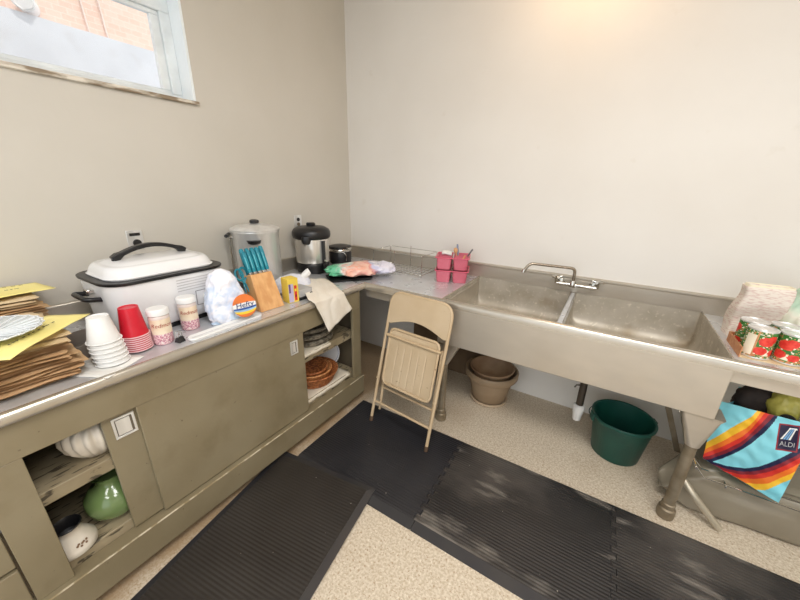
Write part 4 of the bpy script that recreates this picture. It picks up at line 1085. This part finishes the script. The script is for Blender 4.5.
# what is in the bag
def bagpt(s, z, off): return tuple(A0 + DX * s - NB * off + Vector((0, 0, z)))
t = thing('dark_cloth', 'dark brown cloth bundle in the shopping bag, at its left', 'cloth', bagpt(.052, .46, .085))
blob('cloth_body', M('dark_cloth', (52, 40, 34), .8, rgb2=(34, 28, 26), scale=16), t, [(.06, .035, 0), (.066, .045, .06), (.068, .045, .16), (.06, .04, .22), (.04, .03, .255), (.01, .01, .27)], .2, 13, .3, 44, 6.1)
t = thing('yellow_bag', 'crumpled yellow-green plastic bag sticking out of the shopping bag', 'bag', bagpt(.138, .50, .085))
blob('bag_film', M('yellow_green_film', (200, 192, 96), .3, rgb2=(172, 164, 76), scale=18), t, [(.035, .03, 0), (.045, .04, .08), (.05, .045, .18), (.04, .04, .23), (.02, .02, .258), (.006, .006, .27)], .35, 17, .3, 40, 2.9)
t = thing('white_packet', 'white paper packet in the shopping bag, at the right picture edge', 'packet', bagpt(.215, .50, .07))
MB().loft([rrect(.05, .03, .006, 0), rrect(.055, .035, .008, .12), rrect(.05, .02, .006, .2), rrect(.05, .004, .0015, .225)]).build('packet_body', paper_m, t)
t = thing('round_black_tin', 'small round black tin with pale mark at the rim of the shopping bag', 'tin', bagpt(.165, .652, .018))
b = MB().lathe([(0, -.006), (.024, -.006), (.026, -.003), (.026, .003), (.024, .006), (0, .006)], 28, cap0=False, cap1=False)
b.xf(Matrix.Rotation(PI / 2, 4, 'X')); tb = b.build('tin_body', black_m, t); t.rotation_euler = (0, 0, math.atan2(DX.y, DX.x))
MB().face([(-.010, -.0066, .002), (.002, -.0066, .014), (.010, -.0066, .006), (-.002, -.0066, -.004)], crm_m) if False else None
MB().lathe([(0, 0), (.011, 0), (.011, .0006), (0, .0006)], 14, (0, 0, .0062), cap0=False, cap1=False).xf(Matrix.Rotation(PI / 2, 4, 'X')).build('pale_mark', crm_m, t)

# ------------------------------------------------------------------ inside the cabinet
def on(z): return z + .0005
t = thing('swirl_vase', 'white vase with twisted flutes on the upper shelf of the left opening', 'vase', (.572, -2.205, on(.553)))
MB().lathe([(.0, .001), (.045, .0), (.06, .006), (.092, .045), (.104, .085), (.100, .12), (.080, .143), (.062, .15), (.060, .152), (.054, .148), (.05, .12), (0, .11)], 204, cap0=False, cap1=False, fr=lambda a, z: 1.0 * (1 - .13 * abs(math.cos(8.5 * (a + z * 11))) ** 3 * min(1, z * 30))).build('vase_body', ceram_m, t, ang=70)
t = thing('green_vase', 'glossy green round vase on the bottom shelf of the left opening', 'vase', (.570, -2.205, on(.236)))
MB().lathe([(0, .001), (.055, 0), (.064, .006), (.088, .035), (.098, .072), (.092, .108), (.070, .135), (.046, .15), (.040, .165), (.046, .185), (.056, .196), (.052, .196), (.038, .18), (.034, .16), (0, .15)], 56, cap0=False, cap1=False).build('vase_body', green_m, t, ang=60)
t = thing('white_crock', 'white flared crock with dark mouth and brown print beside the green vase', 'crock', (.622, -2.362, on(.236)))
t.scale = (.92, .92, .92)
MB().lathe([(0, .001), (.072, 0), (.078, .006), (.074, .03), (.056, .058), (.042, .078), (.038, .09), (.043, .106), (.046, .114)], 48, cap0=False, cap1=False).build('crock_body', ceram_m, t, ang=60)
MB().lathe([(.047, .113), (.048, .118), (.045, .120), (.042, .115), (.034, .09), (.036, .07), (.0, .05)], 48, cap0=False, cap1=False).build('dark_mouth', black_m, t)
b = MB(); pr_m = M('brown_print', (120, 92, 66), .5)
for k in range(7):
    a = .28 + .10 * (k - 3) * .8; z = .045 + .006 * math.sin(k * 2.2); r = .0665 + .0015
    c = Vector(((r - .45 * (z - .045)) * math.cos(a), (r - .45 * (z - .045)) * math.sin(a), z)); tx = Vector((-math.sin(a), math.cos(a), 0)); tz = Vector((-.42 * math.cos(a), -.42 * math.sin(a), .9)).normalized(); q = .0045
    b.face([tuple(c + tx * q * math.cos(h) + tz * q * math.sin(h) + tz.cross(tx) * -.0005) for h in [2 * PI * i / 8 for i in range(8)]], pr_m)
b.build('brown_print', None, t, smooth=False)
def cloth(name, label, x0, x1, y0, y1, z, sd, drop):
    b = MB()
    def g(u, v):
        x = x0 + (x1 - x0) * u; y = y0 + (y1 - y0) * v
        hang = max(0, x - (XB - .040)); zz = z + .001 + .002 * abs(nz(x * 20, y * 20, sd))
        if hang > 0: return (XB - .034 + .004 * abs(nz(y * 30, x * 30, sd)), y, z - hang * (.6 + .9 * abs(nz(y * 9, sd))))
        return (x, y, zz)
    b.grid(g, 24, 30)
    o = b.build(name, linen_m, None, solid=.0012, ang=80); tag(o, label, 'cloth'); return o
cloth('shelf_liner', 'white cloth liner on the upper shelf of the right opening, under the grey baskets', .25, XB - .014, -1.262, -1.02, .5595, 1.1, .02)
cloth('shelf_liner', 'white cloth liner hanging over the bottom shelf edge under the brown baskets', .25, XB - .010, -1.262, -.84, .2375, 4.4, .03)
def basket(name, label, r, h, z, y, x, m, rings, group):
    t = thing(name, label, 'basket', (x, y, z), 0, group)
    b = MB(); prof = [(0, .003), (r * .70, .003), (r * .74, .0)]
    for k in range(rings + 1):
        f = k / rings; prof.append((r * (.76 + .24 * f) + (.004 if k % 2 else 0), .004 + (h - .004) * f))
    prof += [(r * .97, h), (r * .72, .012), (0, .010)]
    b.lathe(prof, 64, fr=lambda a, z: 1 + .012 * math.cos(32 * a + (z * 400)), cap0=False, cap1=False)
    b.build('woven_body', m, t, ang=80)
    MB().tube([(r * 1.0 * math.cos(a), r * 1.0 * math.sin(a), h) for a in [2 * PI * k / 48 for k in range(48)]], .006, 8, True).build('woven_rim', m, t)
    return t
G = 'brown baskets in the right opening'
basket('wicker_basket', 'brown wicker basket on the white liner, largest and lowest of the nest', .165, .085, on(.2395), -1.055, .53, wicker_m, 9, G)
basket('wicker_basket', 'tan wicker basket sitting inside the large brown basket', .130, .085, on(.252), -1.063, .528, wicker2_m, 8, G)
basket('wicker_basket', 'dark brown wicker basket topmost in the nest', .105, .08, on(.266), -1.066, .526, wicker_m, 8, G)
G = 'grey baskets in the right opening'
for k, (r, z) in enumerate(((.165, .563), (.158, .604), (.150, .645))):
    t = thing('woven_tray', ['round grey woven tray, lowest on the upper shelf of the right opening', 'round grey woven tray, middle one on the upper shelf of the right opening', 'round grey woven tray, uppermost on the upper shelf of the right opening'][k], 'basket', (.50, -1.055, z), .2 * k, G)
    prof = [(0, .001), (r * .9, .0)]
    for q in range(4): prof.append((r + (.005 if q % 2 else 0), .004 + .006 * q))
    for q in range(14):
        f = 1 - q / 14; prof.append((r * f, .026 + (.004 if q % 2 else 0) + .012 * (1 - f)))
    MB().lathe(prof + [(0, .038)], 64, fr=lambda a, z: 1 + .008 * math.cos(40 * a), cap0=False, cap1=False).build('woven_body', greywick_m, t, ang=85)
t = thing('white_plate', 'white plate standing on edge behind the brown baskets', 'plate', (0.46, -.845, .352))
MB().lathe([(0, 0), (.07, 0), (.08, .004), (.108, .014), (.110, .017), (.106, .017), (.078, .008), (0, .005)], 48, cap0=False, cap1=False).xf(Matrix.Rotation(math.radians(78), 4, 'X') @ Matrix.Rotation(.3, 4, 'Y')).build('plate_body', white_m, t)
MB().lathe([(.094, .0125), (.097, .0145), (.099, .0155)], 48, cap0=False, cap1=False).xf(Matrix.Rotation(math.radians(78), 4, 'X') @ Matrix.Rotation(.3, 4, 'Y')).build('rim_line', blue_m, t)

# ------------------------------------------------------------------ daylight, lamps, camera
w = bpy.data.worlds.new('sky'); sc.world = w; w.use_nodes = True
bg = w.node_tree.nodes['Background']; bg.inputs['Color'].default_value = (.90, .95, 1.0, 1); bg.inputs['Strength'].default_value = 1.7
def lamp(name, kind, loc, energy, color, rot=(0, 0, 0), **kw):
    l = bpy.data.lights.new(name, kind); l.energy = energy; l.color = color
    for k, v in kw.items(): setattr(l, k, v)
    o = bpy.data.objects.new(name, l); COL.objects.link(o); o.location = loc; o.rotation_euler = rot
    return o
lamp('sun', 'SUN', (0, 0, 6), 1.8, (1, .95, .88), (math.radians(-8), math.radians(28), 0), angle=.02)
lamp('ceiling_bulb', 'POINT', (1.80, -.36, 2.74), 5.5, (1, .62, .30), shadow_soft_size=.06)
for x, y, e in ((2.2, -2.2, 38), (3.6, -2.6, 38), (2.4, -4.2, 30)):
    lamp('ceiling_fill', 'AREA', (x, y, 3.03), e, (1, .985, .975), shape='RECTANGLE', size=1.2, size_y=.6)  # unseen area lights added under the ceiling as room fill

cam = bpy.data.cameras.new('camera'); co = bpy.data.objects.new('camera', cam); COL.objects.link(co)
cam.sensor_width = 36; cam.lens = 328.449 / 800 * 36; cam.clip_start = .02
p_, yw, rl = map(math.radians, (19.138, 32.139, 1.189))
F = Vector((-math.sin(yw), math.cos(yw), 0)); R0 = Vector((math.cos(yw), math.sin(yw), 0)); Zv = Vector((0, 0, 1))
fw = F * math.cos(p_) - Zv * math.sin(p_); u0 = F * math.sin(p_) + Zv * math.cos(p_)
Rv = R0 * math.cos(rl) + u0 * math.sin(rl); Uv = u0 * math.cos(rl) - R0 * math.sin(rl)
m4 = Matrix((Rv, Uv, -fw)).transposed().to_4x4(); m4.translation = Vector((2.111, -2.446, 1.55)); co.matrix_world = m4
sc.camera = co
sc.view_settings.view_transform = 'Standard'; sc.view_settings.look = 'None'; sc.view_settings.gamma = 1; sc.view_settings.use_curve_mapping = False
sc.view_settings.exposure = 0.0
